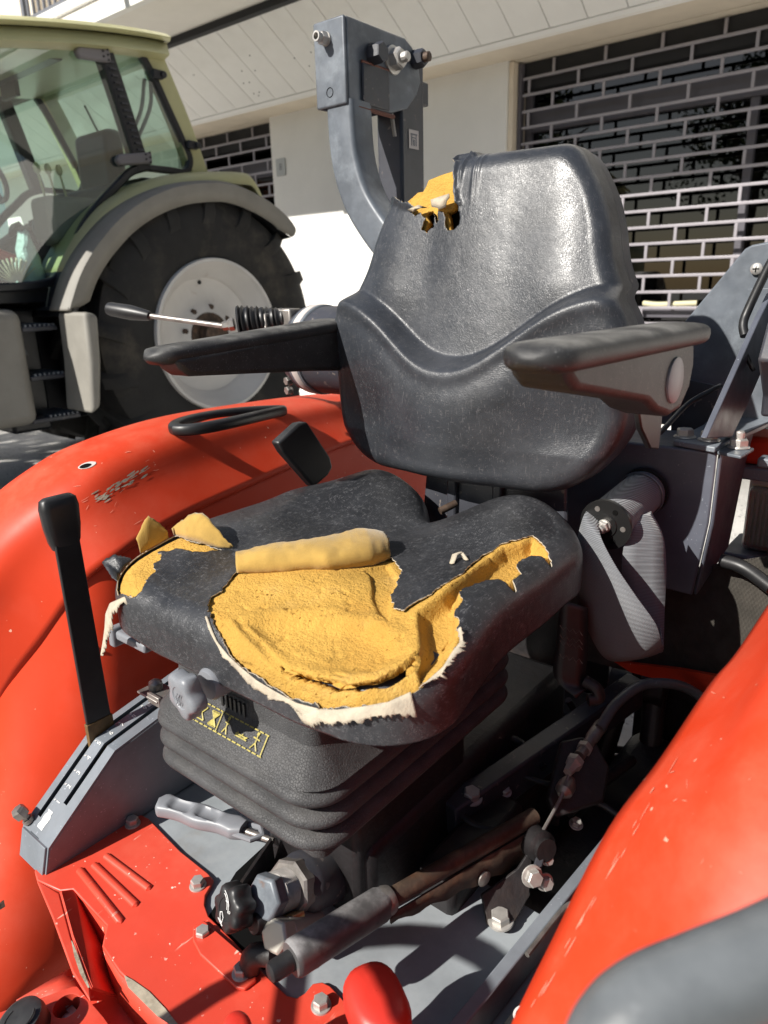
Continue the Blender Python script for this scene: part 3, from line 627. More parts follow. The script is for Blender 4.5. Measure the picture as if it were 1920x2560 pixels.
# ------------------------------------------------------------------ upholstery: a sheet laid over a form and rolled over its rim
def sd_rr(x, y, a, b, c):
    qx, qy = np.abs(x) - (a - c), np.abs(y) - (b - c)
    return np.hypot(np.maximum(qx, 0), np.maximum(qy, 0)) + np.minimum(np.maximum(qx, qy), 0) - c
def unroll(x, y, a, b, cfun, rho):
    c = cfun(y); d = sd_rr(x, y, a, b, c); e = 1e-4
    gx = (sd_rr(x + e, y, a, b, c) - d) / e; gy = (sd_rr(x, y + e, a, b, c) - d) / e
    l = np.hypot(gx, gy) + 1e-9; gx, gy = gx / l, gy / l
    dd = np.maximum(d, 0); t = np.minimum(dd / rho, np.pi / 2)
    out = rho * np.sin(t); drop = rho * (1 - np.cos(t)) + np.maximum(dd - rho * np.pi / 2, 0)
    fx, fy = x - gx * dd, y - gy * dd
    return fx + gx * out, fy + gy * out, drop, d, fx, fy
def cushion(x, y, off=0.0):           # x, y: unrolled cloth coordinates (numpy)
    a, b, rho = .222, .208, .036
    px, py, drop, d, fx, fy = unroll(x, y, a, b, lambda v: np.where(v > 0, .055, .085), rho)
    X, Y = px * (1 + .05 * sstep(py + .185, .2, .4)) + .042, py + .185
    fX, fY = fx, fy + .185
    h = .992 + .044 * np.exp(-((np.abs(fX) - .135) / .085) ** 2) * (1 - sstep(fY, -.03, .15))
    h = h + .016 * sstep(np.abs(fX), .10, .19) * sstep(fY, -.02, .10) * (1 - .5 * sstep(fY, .25, .4))
    h = h - .022 * sstep(fY, .22, .42) - .012 * np.exp(-(fX / .05) ** 2) * (1 - sstep(fY, .05, .26))
    h = h + .010 * np.exp(-((fY - .30) / .07) ** 2) * (1 - sstep(np.abs(fX), .06, .15))
    Y = Y + .055 * np.exp(-(X - .042) ** 2 / .0016) * (1 - sstep(fY, -.03, .06))
    spread = 1 + .10 * np.clip(drop - .02, 0, .1) / .06 * 0
    return X * spread, Y, h - drop - off, d
WS_Z0 = 1.272
def backrest(x, v, off=0.0):
    a, b, rho = .226, .206, .028
    px, pv, drop, d, fx, fv = unroll(x, v, a, b, lambda t: np.where(t < 0, .095, .055), rho)
    Z = WS_Z0 + pv
    wf = 1 - .20 * sstep(Z, 1.25, 1.38) - .14 * sstep(Z, 1.36, 1.49)
    fZ = WS_Z0 + fv; fwX = fx * (1 - .20 * sstep(fZ, 1.25, 1.38) - .14 * sstep(fZ, 1.36, 1.49))
    zc = 1.222 + .105 * (1 - np.exp(-(np.abs(fwX) / .135) ** 2.2))
    s_ = zc - fZ
    g = .034 * sstep(s_, -.006, .016) + .004 * np.exp(-((s_ - .020) / .012) ** 2)
    g = g - .034 * sstep(s_, .05, .20) + .014 * sstep(np.abs(fwX), .06, .17) * sstep(fZ, 1.23, 1.33)
    Y = -.012 + g - .22 * np.clip(Z - 1.10, 0, 1) - .06 * np.clip(fx / .25, -1, 1) ** 2 * .5 - drop - off
    return .034 + px * wf, Y, Z, d
def clip(V, F, f, Q=None):            # keep the part of a triangle mesh where f <= 0
    V = list(map(tuple, V)); f = list(map(float, f)); Q = None if Q is None else list(map(tuple, Q)); out = []; cut = {}
    def cp(i, j):
        k = (min(i, j), max(i, j))
        if k not in cut:
            t = f[i] / (f[i] - f[j]); t = min(max(t, .02), .98)
            V.append(tuple(V[i][c] + (V[j][c] - V[i][c]) * t for c in range(3))); f.append(0.0)
            if Q is not None: Q.append(tuple(Q[i][c] + (Q[j][c] - Q[i][c]) * t for c in range(2)))
            cut[k] = len(V) - 1
        return cut[k]
    for t in F:
        ins = [f[i] <= 0 for i in t]; n = sum(ins)
        if n == 3: out.append(t)
        elif n == 0: continue
        else:
            while not (ins[0] and not ins[2] if n == 2 else ins[0]):
                t = (t[1], t[2], t[0]); ins = ins[1:] + ins[:1]
            if n == 1: out.append((t[0], cp(t[0], t[1]), cp(t[0], t[2])))
            else: a, b_ = cp(t[1], t[2]), cp(t[0], t[2]); out += [(t[0], t[1], a), (t[0], a, b_)]
    return V, out, Q
def compact(V, F):
    used = sorted({i for t in F for i in t}); mp = {i: k for k, i in enumerate(used)}
    return [V[i] for i in used], [tuple(mp[i] for i in t) for t in F]
def sd_poly(qx, qy, P):
    P = np.array(P); d = np.full(qx.shape, 1e9); ins = np.zeros(qx.shape, bool)
    for i in range(len(P)):
        a, b = P[i], P[(i + 1) % len(P)]; e = b - a; wx, wy = qx - a[0], qy - a[1]
        t = np.clip((wx * e[0] + wy * e[1]) / (e @ e + 1e-12), 0, 1); d = np.minimum(d, np.hypot(wx - e[0] * t, wy - e[1] * t))
        c = ((a[1] > qy) != (b[1] > qy)) & (qx < (b[0] - a[0]) * (qy - a[1]) / (b[1] - a[1] + 1e-12) + a[0]); ins ^= c
    return np.where(ins, -d, d)
def vnoise(x, y, f, seed):            # smooth random lattice noise, -1 .. 1
    g = np.random.RandomState(seed).uniform(-1, 1, (64, 64)); u, v = x * f + 500, y * f + 500
    i, j = np.floor(u).astype(int), np.floor(v).astype(int); a, b = u - i, v - j; a, b = a * a * (3 - 2 * a), b * b * (3 - 2 * b)
    G = lambda p, q: g[p % 64, q % 64]
    return (G(i, j) * (1 - a) + G(i + 1, j) * a) * (1 - b) + (G(i, j + 1) * (1 - a) + G(i + 1, j + 1) * a) * b
def rag(x, y, amp=.0016):
    x, y = np.asarray(x), np.asarray(y)
    return amp * (1.5 * vnoise(x, y, 70, 1) + 1.0 * vnoise(x, y, 190, 2) + .7 * vnoise(x, y, 420, 3) + 1.4 * np.maximum(vnoise(x, y, 120, 4) - .45, 0) * 2)
class Cloth:
    def __init__(s, fun, ax, ay, E, step):
        s.fun = fun; nx, ny = int(2 * (ax + E) / step), int(2 * (ay + E) / step)
        s.gx, s.gy = np.meshgrid(np.linspace(-ax - E, ax + E, nx), np.linspace(-ay - E, ay + E, ny))
        s.E = E; s.nx, s.ny = nx, ny
        X, Y, Z, d = fun(s.gx, s.gy); s.P = np.stack([X, Y, Z], -1); s.d = d
        du = np.gradient(s.P, axis=1); dv = np.gradient(s.P, axis=0); N = np.cross(du, dv); s.N = N / (np.linalg.norm(N, axis=-1, keepdims=True) + 1e-12)
        if s.N[ny // 2, nx // 2] @ (np.array(CAM) - s.P[ny // 2, nx // 2]) < 0: s.N = -s.N
        V = s.P - np.array(CAM); z = V @ np.array(FWD); s.U = PW / 2 + FPX * (V @ np.array(RIGHT)) / z; s.W = PH / 2 - FPX * (V @ np.array(UP)) / z
        s.front = (np.einsum('ijk,ijk->ij', s.N, -V) > 0) & (d < E)
    def find(s, u, v):                # cloth coordinates seen at a photo pixel
        e = (s.U - u) ** 2 + (s.W - v) ** 2 + np.where(s.front, 0, 1e6); k = np.unravel_index(np.argmin(e), e.shape); return k
    def q(s, pts): return [(round(float(s.gx[k]), 4), round(float(s.gy[k]), 4)) for k in (s.find(*p) for p in pts)]
    def pos(s, q, lift=0.0):
        i = int(round((q[1] - s.gy[0, 0]) / (s.gy[-1, 0] - s.gy[0, 0]) * (s.ny - 1))); j = int(round((q[0] - s.gx[0, 0]) / (s.gx[0, -1] - s.gx[0, 0]) * (s.nx - 1)))
        i = min(max(i, 0), s.ny - 1); j = min(max(j, 0), s.nx - 1)
        return Vector(s.P[i, j] + s.N[i, j] * lift), Vector(s.N[i, j])
    def mesh(s, off=None, cuts=(), keep=None):
        P = s.P if off is None else s.P + s.N * off[..., None]
        nx, ny = s.nx, s.ny; I = np.arange(nx * ny).reshape(ny, nx)
        a, b, c, e = I[:-1, :-1].ravel(), I[:-1, 1:].ravel(), I[1:, 1:].ravel(), I[1:, :-1].ravel()
        par = ((np.arange(ny - 1)[:, None] + np.arange(nx - 1)[None]) % 2).ravel().astype(bool)
        T = np.concatenate([np.stack([a, b, np.where(par, c, e)], 1), np.stack([np.where(par, a, b), c, e], 1)])
        f = s.d - s.E
        for g in cuts: f = np.maximum(f, g)
        fl = f.ravel(); m = (fl[T] <= 0).any(1)
        V, F, _ = clip(P.reshape(-1, 3), [tuple(int(i) for i in t) for t in T[m]], fl)
        V, F = compact(V, F); b_ = MB(); b_.v = V; b_.f = F; return b_
def zA(p): return [(240 + x / 2.765, 1150 + y / 2.765) for x, y in p]
def zB(p): return [(700 + x / 2.0737, 1150 + y / 2.0737) for x, y in p]
def zC(p): return [(920 + x / 5.184, 320 + y / 5.184) for x, y in p]

def cushion_build():
    c = Cloth(cushion, .222, .208, .036 * math.pi / 2 + .036, .0023)
    Q = lambda pts: c.q(pts)
    corner = Q(zA([(150, 930), (150, 830), (165, 740), (220, 650), (290, 590), (400, 545), (530, 510), (700, 570), (860, 620), (760, 628), (640, 628), (560, 608), (500, 625), (445, 635), (440, 680), (395, 715), (410, 755), (370, 800), (340, 860), (320, 910), (250, 940)]))
    main = Q(zA([(985, 770), (1100, 740), (1300, 700), (1500, 660)]) + zB([(300, 500), (560, 490), (575, 500), (610, 540), (635, 590), (600, 640), (580, 700), (590, 765), (640, 775), (690, 740), (760, 710), (830, 660), (900, 610), (980, 550), (1060, 490), (1150, 430), (1240, 405), (1310, 390), (1360, 430), (1400, 490), (1412, 570), (1385, 530), (1350, 495), (1300, 495), (1260, 515), (1215, 555), (1250, 585), (1215, 620), (1225, 700), (1180, 640), (1130, 615), (1060, 620), (1000, 645), (935, 665), (945, 720), (910, 780), (935, 830), (920, 880), (935, 940), (890, 1010), (840, 1080), (730, 1170), (690, 1200), (560, 1250), (400, 1285), (200, 1295), (60, 1262)])
             + zA([(1600, 1720), (1450, 1690), (1300, 1620), (1150, 1530), (1000, 1430), (920, 1340), (850, 1200), (790, 1090), (770, 1000), (800, 940), (870, 890), (910, 850), (950, 790)]))
    crack = Q(zA([(1250, 1430), (1340, 1475), (1450, 1500), (1600, 1555)]) + zB([(60, 1085), (200, 1140), (350, 1165), (500, 1140), (620, 1080), (700, 1010), (722, 1018), (705, 1085), (560, 1160), (400, 1205), (250, 1205), (100, 1155), (0, 1098)]) + zA([(1450, 1540), (1330, 1480)]))
    gash = Q(zB([(712, 775), (830, 695), (960, 600), (1060, 520), (1160, 450), (1250, 425), (1310, 405), (1400, 500), (1300, 500), (1180, 640), (935, 670), (915, 790), (930, 880), (880, 1010), (730, 1170), (705, 1060), (725, 960), (712, 860)]))
    fine = Q(zA([(975, 1095), (1040, 1170), (1130, 1270), (1200, 1370), (1255, 1432), (1248, 1436), (1190, 1376), (1120, 1276), (1032, 1176)]))
    x, y = c.gx, c.gy; r_ = rag(x, y)
    s1, s2 = sd_poly(x, y, corner) + r_, sd_poly(x, y, main) + r_
    cover = robj('seat_cushion', c.mesh(cuts=(-s1, -s2)), [VINYL, LINING], ang=60, solid=.0017, label='black vinyl seat cushion cover, torn open at the front')
    md = cover.modifiers['t']; md.use_rim = True; md.material_offset_rim = 1
    sg, sc_, sf = sd_poly(x, y, gash), sd_poly(x, y, crack) + .6 * r_, sd_poly(x, y, fine)
    off = -.0048 - .017 * sstep(-sg, -.002, .008) + .004 * np.exp(-(sg / .010) ** 2)
    off = off - .004 * np.exp(-((sf) / .004) ** 2) + .0016 * vnoise(x, y, 18, 6) + .0004 * vnoise(x, y, 60, 7) + .0002 * vnoise(x, y, 160, 8) - .003 * np.maximum(vnoise(x, y, 95, 9) - .62, 0) * 3
    lip = sd_poly(x, y, Q(zA([(1000, 1100), (1150, 1060), (1400, 1050), (1650, 1060)]) + zB([(200, 800), (450, 820), (600, 900), (650, 1000), (500, 1090), (350, 1120), (150, 1090)]) + zA([(1250, 1400), (1100, 1240)])))
    off = off - .007 * sstep(-lip, -.008, .022) + .0035 * np.exp(-((lip - .004) / .012) ** 2)
    fold = sd_poly(x, y, Q(zB([(430, 545), (470, 580), (480, 650), (470, 700), (500, 780), (560, 830), (575, 700), (620, 600), (560, 520)])))
    off = off - .005 * sstep(-fold, -.001, .004)
    near = np.minimum(s1, s2)
    robj('seat_foam', c.mesh(off=off, cuts=(-(sc_ - .0016), near - .02)), FOAM, ang=60, solid=.012, label='exposed yellow seat foam')
    pan = robj('seat_pan', c.mesh(off=np.full(x.shape, -.021), cuts=(sc_ - .03,)), GREYD, ang=60)
    return c
CU = cushion_build()
def px3(c, pts, lift):               # photo pixels laid on the cloth, lifted along its normal
    out = []
    for (p, l) in zip(pts, lift if isinstance(lift, (list, tuple)) else [lift] * len(pts)): out.append(c.pos(c.q([p])[0], l)[0])
    return out
def resample(P, n):
    P = [Vector(p) for p in P]; L = [0]
    for i in range(1, len(P)): L.append(L[-1] + (P[i] - P[i - 1]).length)
    out = []
    for k in range(n):
        s_ = L[-1] * k / (n - 1); i = max(j for j in range(len(L)) if L[j] <= s_ + 1e-12); i = min(i, len(P) - 2)
        out.append(P[i].lerp(P[i + 1], (s_ - L[i]) / max(L[i + 1] - L[i], 1e-9)))
    return out
def ribbon(name, inner, outer, m, n=90, k=5, jag=.0022, bulge=.0012, thick=.0009, rnd=1, label=None, up=Vector((0, .3, 1)), parent=None):
    rg = random.Random(rnd); A, B = resample(inner, n), resample(outer, n); rows = []
    for i in range(n):
        j = rg.uniform(-jag, jag) + rg.choice((0, 0, 0, -jag * 1.5)) + jag * 1.6 * float(vnoise(np.array(i * .011), np.array(.3), 14, rnd)); d = B[i] - A[i]; row = []
        for q in range(k):
            t = q / (k - 1); p = A[i] + d * t * (1 + (j / max(d.length, .004) if q == k - 1 else 0)); p = p + up.normalized() * bulge * math.sin(math.pi * t) ; row.append(p)
        rows.append(row)
    outer_ = None; o = obj(name, MB().sheet(rows), m, parent or RT, ang=60, solid=thick, label=label, off=0)
    if parent is None: o.matrix_parent_inverse = RINV
    return o
inn = zA([(775, 1085), (810, 1175), (850, 1255), (920, 1345), (1010, 1438), (1120, 1525), (1250, 1605), (1400, 1675), (1550, 1712)]) + zB([(60, 1262), (150, 1288), (300, 1292), (430, 1280), (560, 1248), (680, 1203)])
out = zA([(762, 1095), (798, 1200), (846, 1295), (880, 1375), (935, 1385), (1002, 1480), (1095, 1565), (1205, 1655), (1300, 1665), (1385, 1715), (1460, 1800), (1545, 1815)]) + zB([(130, 1350), (208, 1374), (232, 1328), (285, 1368), (400, 1338), (560, 1318), (700, 1325)])
ribbon('torn_lining', px3(CU, inn, .001), px3(CU, out, [.002] * 9 + [.004] * 4 + [.007] * 6), LINING, n=190, label='ragged white fleece edge along the front of the cushion')
inn = zB([(725, 1172), (790, 1120), (845, 1072), (888, 1010), (930, 945), (922, 880)]); out = zB([(740, 1170), (830, 1125), (856, 1085), (905, 1030), (940, 950), (940, 885)])
ribbon('torn_lining', px3(CU, inn, .001), px3(CU, out, .005), LINING, n=70, rnd=3, jag=.003)
inn = zA([(985, 640), (1010, 630)]); 
# rolled back piece of cover showing its yellow fabric back
def roll():
    low = zA([(975, 772), (1100, 764), (1300, 752), (1500, 738)]) + zB([(250, 558), (400, 536), (480, 528), (560, 505), (578, 498)])
    upp = zA([(985, 634), (1100, 606), (1300, 570), (1500, 532)]) + zB([(250, 385), (350, 352), (430, 352), (500, 362), (518, 372)])
    n = 60; A, B = resample(px3(CU, low, .0), n), resample(px3(CU, upp, .0), n); B = [a_.lerp(b_, .60) for a_, b_ in zip(A, B)]; rows = []; rg = random.Random(2)
    for i in range(n):
        t = i / (n - 1); row = []; d = B[i] - A[i]; nrm = Vector((-.05, .1, 1)).normalized(); hh = d.length * (.34 - .10 * t) * (1 + .08 * math.sin(t * 9))
        e = rg.uniform(-.0012, .0012)
        for k in range(19):
            a = math.pi * (1.16 - 1.16 * k / 18)       # from tucked under the front edge over the top to the back
            row.append(A[i] + d * (.5 + .53 * math.cos(a)) + nrm * (hh * math.sin(a) + .004 + .0012 * float(vnoise(np.array(t * .4), np.array(k * .01), 60, 5))) + Vector((e if i == n - 1 else 0, 0, 0)))
        rows.append(row)
    rows[-1] = [p + Vector((rg.uniform(-.003, .003), rg.uniform(-.002, .002), 0)) for p in rows[-1]]
    robj('folded_cover', MB().sheet(rows), FABRIC, ang=60, solid=.0018, label='rolled back cover flap showing yellow fabric')
roll()
def flap(name, base, tops, m, n=26, k=7, curl=.25, label=None, rnd=1, thick=.0018, jag=.0015):   # base: photo pixels on the cloth; tops: (height, back, side)
    rg = random.Random(rnd); A = resample(px3(CU, base, .001), n); T = resample([Vector(t) for t in tops], n); rows = []
    for i in range(n):
        row = []
        for q in range(k):
            t = q / (k - 1); j = rg.uniform(-jag, jag) if q == k - 1 else 0
            row.append(A[i] + Vector((T[i].z * t, -T[i].y * t ** 1.6, T[i].x * (t + curl * math.sin(math.pi * t)) + j)))
        rows.append(row)
    return robj(name, MB().sheet(rows), m, ang=60, solid=thick, label=label, off=0)
flap('torn_flap', zA([(526, 492), (640, 550), (760, 590), (860, 612), (938, 615)]), [(.008, 0, .004), (.030, .012, .006), (.036, .016, .002), (.037, .016, -.002), (.033, .013, -.006), (.022, .008, -.008), (.004, 0, -.004)], FABRIC, label='curled leaf shaped flap of yellow fabric', rnd=5)
flap('torn_flap', zA([(268, 588), (330, 560), (400, 532), (478, 505)]), [(.020, 0, .006), (.036, .004, .008), (.044, .006, .006), (.030, .008, 0), (.014, .006, -.004), (.002, 0, 0)], FABRIC, label='small triangular flap standing at the cushion corner', rnd=6)
flap('torn_flap', zA([(150, 840), (150, 790), (170, 740), (215, 660)]), [(.002, 0, .01), (.012, -.004, .034), (.014, 0, .022), (.002, 0, .004)], VINYL, label='dark vinyl curl at the cushion corner', rnd=7)
w0 = [at(348, 1487, y=.412), at(310, 1492, y=.425), at(275, 1508, y=.43), at(264, 1535, y=.43), at(262, 1570, y=.43), at(258, 1600, y=.43), at(252, 1636, y=.43)]
w1 = [at(346, 1494, y=.415), at(305, 1505, y=.43), at(284, 1530, y=.435), at(281, 1548, y=.435), at(277, 1575, y=.435), at(268, 1612, y=.435), at(258, 1640, y=.435)]
ribbon('torn_strip', w0, w1, LINING, n=50, k=4, jag=.004, rnd=9, label='dangling strip of white lining', up=Vector((0, 1, 0)))
robj('lint_tuft', MB().sheet([[CU.pos(CU.q([(u + du, v)])[0], l)[0] for u, v, l in ((1125, 1412, .001), (1135, 1400, .007), (1150, 1396, .008), (1160, 1404, .002))] for du in (0, 6, 12)]), LINING, solid=.001)

def backrest_build():
    c = Cloth(backrest, .226, .206, .028 * math.pi / 2 + .028, .0026)
    Q = c.q; x, y = c.gx, c.gy
    tear = Q(zC([(290, 910), (430, 940), (540, 990), (600, 1040), (560, 1085), (620, 1130), (690, 1080), (730, 1170), (700, 1320), (770, 1350), (850, 1280), (865, 1180), (855, 1110), (885, 1235), (905, 1210), (900, 1070), (960, 1090), (1000, 1150), (1000, 1240), (1030, 1320), (1110, 1320), (1185, 1260), (1195, 1190), (1180, 1050), (1140, 960), (1130, 800), (1130, 600), (1150, 480), (1120, 440), (1180, 370), (1250, 310), (1340, 250), (1345, 200)]))
    tear += [(tear[-1][0], .4), (.4, .4), (.4, tear[0][1] + .01)]
    hole = [Q(zC([(700, 1085), (790, 1055), (850, 1105), (865, 1180), (850, 1280), (770, 1350), (700, 1320), (725, 1200)])), Q(zC([(1090, 880), (1130, 960), (1180, 1050), (1195, 1190), (1185, 1260), (1110, 1320), (1030, 1320), (1000, 1240), (990, 1130), (950, 1075), (1040, 1050), (1060, 960)]))]
    edge = Q(zC([(430, 940), (530, 870), (600, 820), (670, 800), (700, 720), (740, 630), (800, 590), (950, 530), (1110, 480), (1150, 465)]))
    gone = edge + [(edge[-1][0] - .02, .4), (.4, .4), (.4, edge[0][1] - .03), (edge[0][0] + .04, edge[0][1] - .03)]
    st = sd_poly(x, y, tear) + rag(x, y, .0014)
    off = np.zeros(x.shape)
    wr = sd_poly(x, y, Q(zC([(1180, 500), (1250, 320), (1340, 260), (1260, 460), (1230, 640)])))
    k0 = Q(zC([(1240, 480), (1380, 560), (1450, 470)]))
    for (kx, ky), a in zip(k0, (.004, .003, .002)): off = off + a * np.exp(-((x - kx) / .0045) ** 2 - ((y - ky) / .030) ** 2)
    off = off + .006 * np.exp(-(np.maximum(st, 0) / .006) ** 2) * (y > tear[3][1]) 
    cover = robj('backrest', c.mesh(off=off, cuts=(-st,)), [VINYL2, LINING], ang=60, solid=.0017, label='black vinyl backrest cover, torn at its upper corner')
    cover.modifiers['t'].material_offset_rim = 1
    sh = np.minimum(sd_poly(x, y, hole[0]), sd_poly(x, y, hole[1])) + rag(x, y, .001); sg = sd_poly(x, y, gone)
    robj('backrest_foam', c.mesh(off=np.full(x.shape, -.010) + .0008 * np.sin(x * 90 + 2 * np.sin(y * 50)) * np.sin(y * 70), cuts=(-sh, -sg, st - .03)), FOAM, ang=60, solid=.012, label='yellow foam in the torn backrest corner')
    robj('backrest_hole_shade', c.mesh(off=np.full(x.shape, -.030), cuts=(st - .05, -sg + .012)), BLACK, ang=60)  # black sheet, its colour stands in for shade inside the torn holes
    # white cloth scraps at the tear
    for P, l in ((zC([(840, 935), (960, 900), (1085, 860), (1090, 910), (1050, 960), (1040, 1030), (950, 1075), (930, 1045), (850, 1040)]), .006), (zC([(535, 1075), (600, 1035), (680, 1015), (790, 1048), (700, 1065), (650, 1075), (605, 1103)]), .005)):
        pts = [c.pos(c.q([p])[0], l)[0] for p in P]; ce = sum(pts, Vector()) / len(pts) + Vector((0, .004, 0))
        b = MB(); b.add([ce] + pts, [(0, i + 1, (i + 1) % len(pts) + 1) for i in range(len(pts))])
        robj('torn_flap', b, LINING, solid=.0014, label='scrap of white lining on the backrest tear')
    # plastic shell behind
    sx, sy = c.gx, c.gy; X, Y, Z, d = backrest(sx, sy)
    P = c.P.copy(); P2 = c.P; c.P = np.stack([(X - .034) * .985 + .034, Y - .034, (Z - WS_Z0) * .985 + WS_Z0], -1)
    robj('backrest_shell', c.mesh(cuts=(-sg + .02,)), GREYD, ang=60, solid=.003, label='dark plastic backrest shell')
    c.P = P2
    return c
BK = backrest_build()

# ------------------------------------------------------------------ armrests
def armrest(sx, x0, y0, y1, ztop0, ztop1, label):     # x0 inner side, y0 rear, y1 front
    def zt(y): return ztop0 + (ztop1 - ztop0) * (y - y0) / (y1 - y0)
    rows = []; n = 28
    for i in range(n):                                  # padded top: a rounded bar
        t = i / (n - 1); y = y0 + (y1 - y0) * t; e = min(1, min(t, 1 - t) / .07); f = math.sqrt(max(0.0, 1 - (1 - e) ** 2)); w2 = (.036 - .006 * t) * (.25 + .75 * f); hh = .0125 * (.25 + .75 * f)
        rows.append([(x0 + sx * .036 + w2 * math.copysign(abs(math.cos(a)) ** .55, math.cos(a)), y, zt(y) - .0125 + hh * math.copysign(abs(math.sin(a)) ** .7, math.sin(a))) for a in [2 * math.pi * k / 20 for k in range(20)]])
    b = MB().sheet(rows, close=True); b.f += [tuple(range(20)), tuple(20 * (n - 1) + k for k in range(19, -1, -1))]
    pad = robj('armrest', b, ARM, ang=60, label=label)
    # body below: wedge with a round pivot boss
    L = y1 - y0; prof = [(y1 - .022, zt(y1) - .014), (y1 - .032, zt(y1) - .030), (y1 - .046, zt(y1) - .040), (y0 + .16, zt(y0) - .068), (y0 + .13, zt(y0) - .082), (y0 + .09, zt(y0) - .093), (y0 + .055, zt(y0) - .09), (y0 + .03, zt(y0) - .07), (y0 + .022, zt(y0) - .045), (y0 + .03, zt(y0) - .016)]
    if sx > 0: prof = prof[:3] + [(y0 + .10, zt(y0) - .080), (y0 + .02, zt(y0) - .088), (y0 + .004, zt(y0) - .08), (y0 + .004, zt(y0) - .014)]
    xa = x0 + sx * .004; b = MB().prism([(xa, y, z) for y, z in prof], (.054 if sx > 0 else -.054))
    body = obj('armrest_body', b, ARM, pad, bevel=.007, seg=3, ang=50)
    obj('pivot_cap', MB().lathe((x0 + sx * .057, y0 + .088, zt(y0) - .055), (sx, 0, 0), [(0, .024), (.003, .0235), (.0042, .020), (.0045, .001)], 32), PLASTIC, pad, ang=40)
    return pad
armrest(-1, -.268, .005, .372, 1.283, 1.286, 'near black armrest with a round grey pivot cap')
armrest(1, .262, -.075, .305, 1.279, 1.256, 'far black armrest against the cream wheel rim')
rec = [at(1582, 975, x=-.262), at(1620, 975, x=-.262), at(1642, 1000, x=-.262), at(1640, 1050, x=-.262), at(1632, 1122, x=-.262), at(1612, 1120, x=-.262), at(1588, 1070, x=-.262), at(1580, 1020, x=-.262)]
robj('recliner_cover', MB().prism(rec, .008), BLACKP, bevel=.002)
robj('backrest_bracket', MB().prism([(.11, -.10, 1.16), (-.12, -.10, 1.16), (-.14, -.09, .93), (.13, -.09, .93)], .008), GREYD, bevel=.004)
robj('bracket_rib', MB().box((-.03, -.092, .93), (-.012, -.075, 1.10)).box((.055, -.092, .93), (.073, -.075, 1.10)), GREYD, bevel=.004)
robj('hinge_pin', MB().tube([at(1100, 1278, y=-.03), at(1140, 1258, y=-.055)], .006, 12), RUST)
robj('side_shield', MB().prism([at(675, 1104, x=.30), at(728, 1056, x=.30), at(748, 1052, x=.30), at(806, 1140, x=.30), at(812, 1165, x=.30), at(800, 1185, x=.30), at(765, 1215, x=.30), at(690, 1130, x=.30)], .02), BLACKP, bevel=.004, label='black plastic shield beside the seat')

# ------------------------------------------------------------------ seat suspension: housing, bellows, knob, decal
def bellows():
    xc, yc, hx, hy, c = .049, .215, .156, .215, .045
    def ring(off, z, n=20):
        pts = []; a, b = hx + off, hy + off; cc = max(.008, c + off)
        for qx, qy, a0 in ((1, 1, 0), (-1, 1, 90), (-1, -1, 180), (1, -1, 270)):
            for k in range(n // 4 + 4):
                t = rad(a0 + 90 * k / (n // 4 + 3)); pts.append((xc + qx * (a - cc) + cc * math.cos(t), yc + qy * (b - cc) + cc * math.sin(t), z))
        return pts
    rows = [ring(-.030, .852), ring(-.027, .847), ring(-.006, .818), ring(0.0, .812)]
    z = .811; pitch = .0285
    for r in range(3):
        for k in range(9):
            t = k / 8; o = -.020 + .024 * (math.sin(math.pi * min(1, t * 1.05)) ** .5 if 0 < t < 1 else 0); rows.append(ring(o if r or k else -.004, z - pitch * (r + t)))
    for off, zz in ((-.03, z - pitch * 3 - .004), (-.03, z - pitch * 3 - .03)): rows.append(ring(off, zz))
    robj('bellows', MB().sheet(rows, close=True), BELLOW, ang=45, label='black rubber suspension bellows')
    up = [ring(-.028, .850), ring(-.032, .88), ring(-.036, .915), ring(-.05, .917)]
    robj('suspension_housing', MB().sheet(up, close=True), BELLOW, ang=40)
    robj('suspension_base', MB().box((xc - .10, .05, .50), (xc + .08, .31, .73)), DARKM, bevel=.01)
bellows()
robj('seat_frame', MB().box((-.12, -.03, .895), (.18, .40, .925)), GREYD, bevel=.008)
yF = .3975
vent = MB().prism([(.082, yF + .004, .843), (.026, yF + .004, .843), (.026, yF + .004, .868), (.082, yF + .004, .868)], .006)
vn = robj('vent_plate', vent, BELLOW, bevel=.003, label='ribbed rectangular plate on the suspension housing')
for k in range(6): obj('vent_rib', MB().box((.032 + k * .008, yF + .003, .847), (.0355 + k * .008, yF + .0065, .864)), BLACKP, vn)
# decal printed on the sloping band of the bellows, yellow outlines and pictograms
dm = Vector((0, .395, .8655)); dd_ = Vector((0, .028, -.026)).normalized()
def dec(x, s_): return (x + .018, .4035 + .0215 * s_ + .0012, .8465 - .0290 * s_ + .0012)
db = MB()
def dline(x0, s0, x1, s1, w_=.0008):
    a, b = Vector(dec(x0, s0)), Vector(dec(x1, s1)); t = (b - a).normalized(); n = t.cross(Vector((0, .66, .75))).normalized() * w_
    db.add([a - n, a + n, b + n, b - n], [(0, 1, 2, 3)])
for a in range(15):
    x0 = .098 - a * .0088
    dline(x0, .16, x0 - .0066, .16); dline(x0, .84, x0 - .0066, .84)
for xx in (.098, .050, -.030): dline(xx, .16, xx, .84)
for xc_, fill in ((.083, 0), (.060, 1)):
    for s0, s1 in ((.28, .5), (.72, .5)):
        dline(xc_ - .007, s0, xc_ + .007, s0); dline(xc_ - .007, s0, xc_, s1); dline(xc_ + .007, s0, xc_, s1)
        if fill:
            for q in range(5): dline(xc_ - .006 + .0055 * q / 5, s0 + (s1 - s0) * q / 5, xc_ + .006 - .0055 * q / 5, s0 + (s1 - s0) * q / 5, .0012)
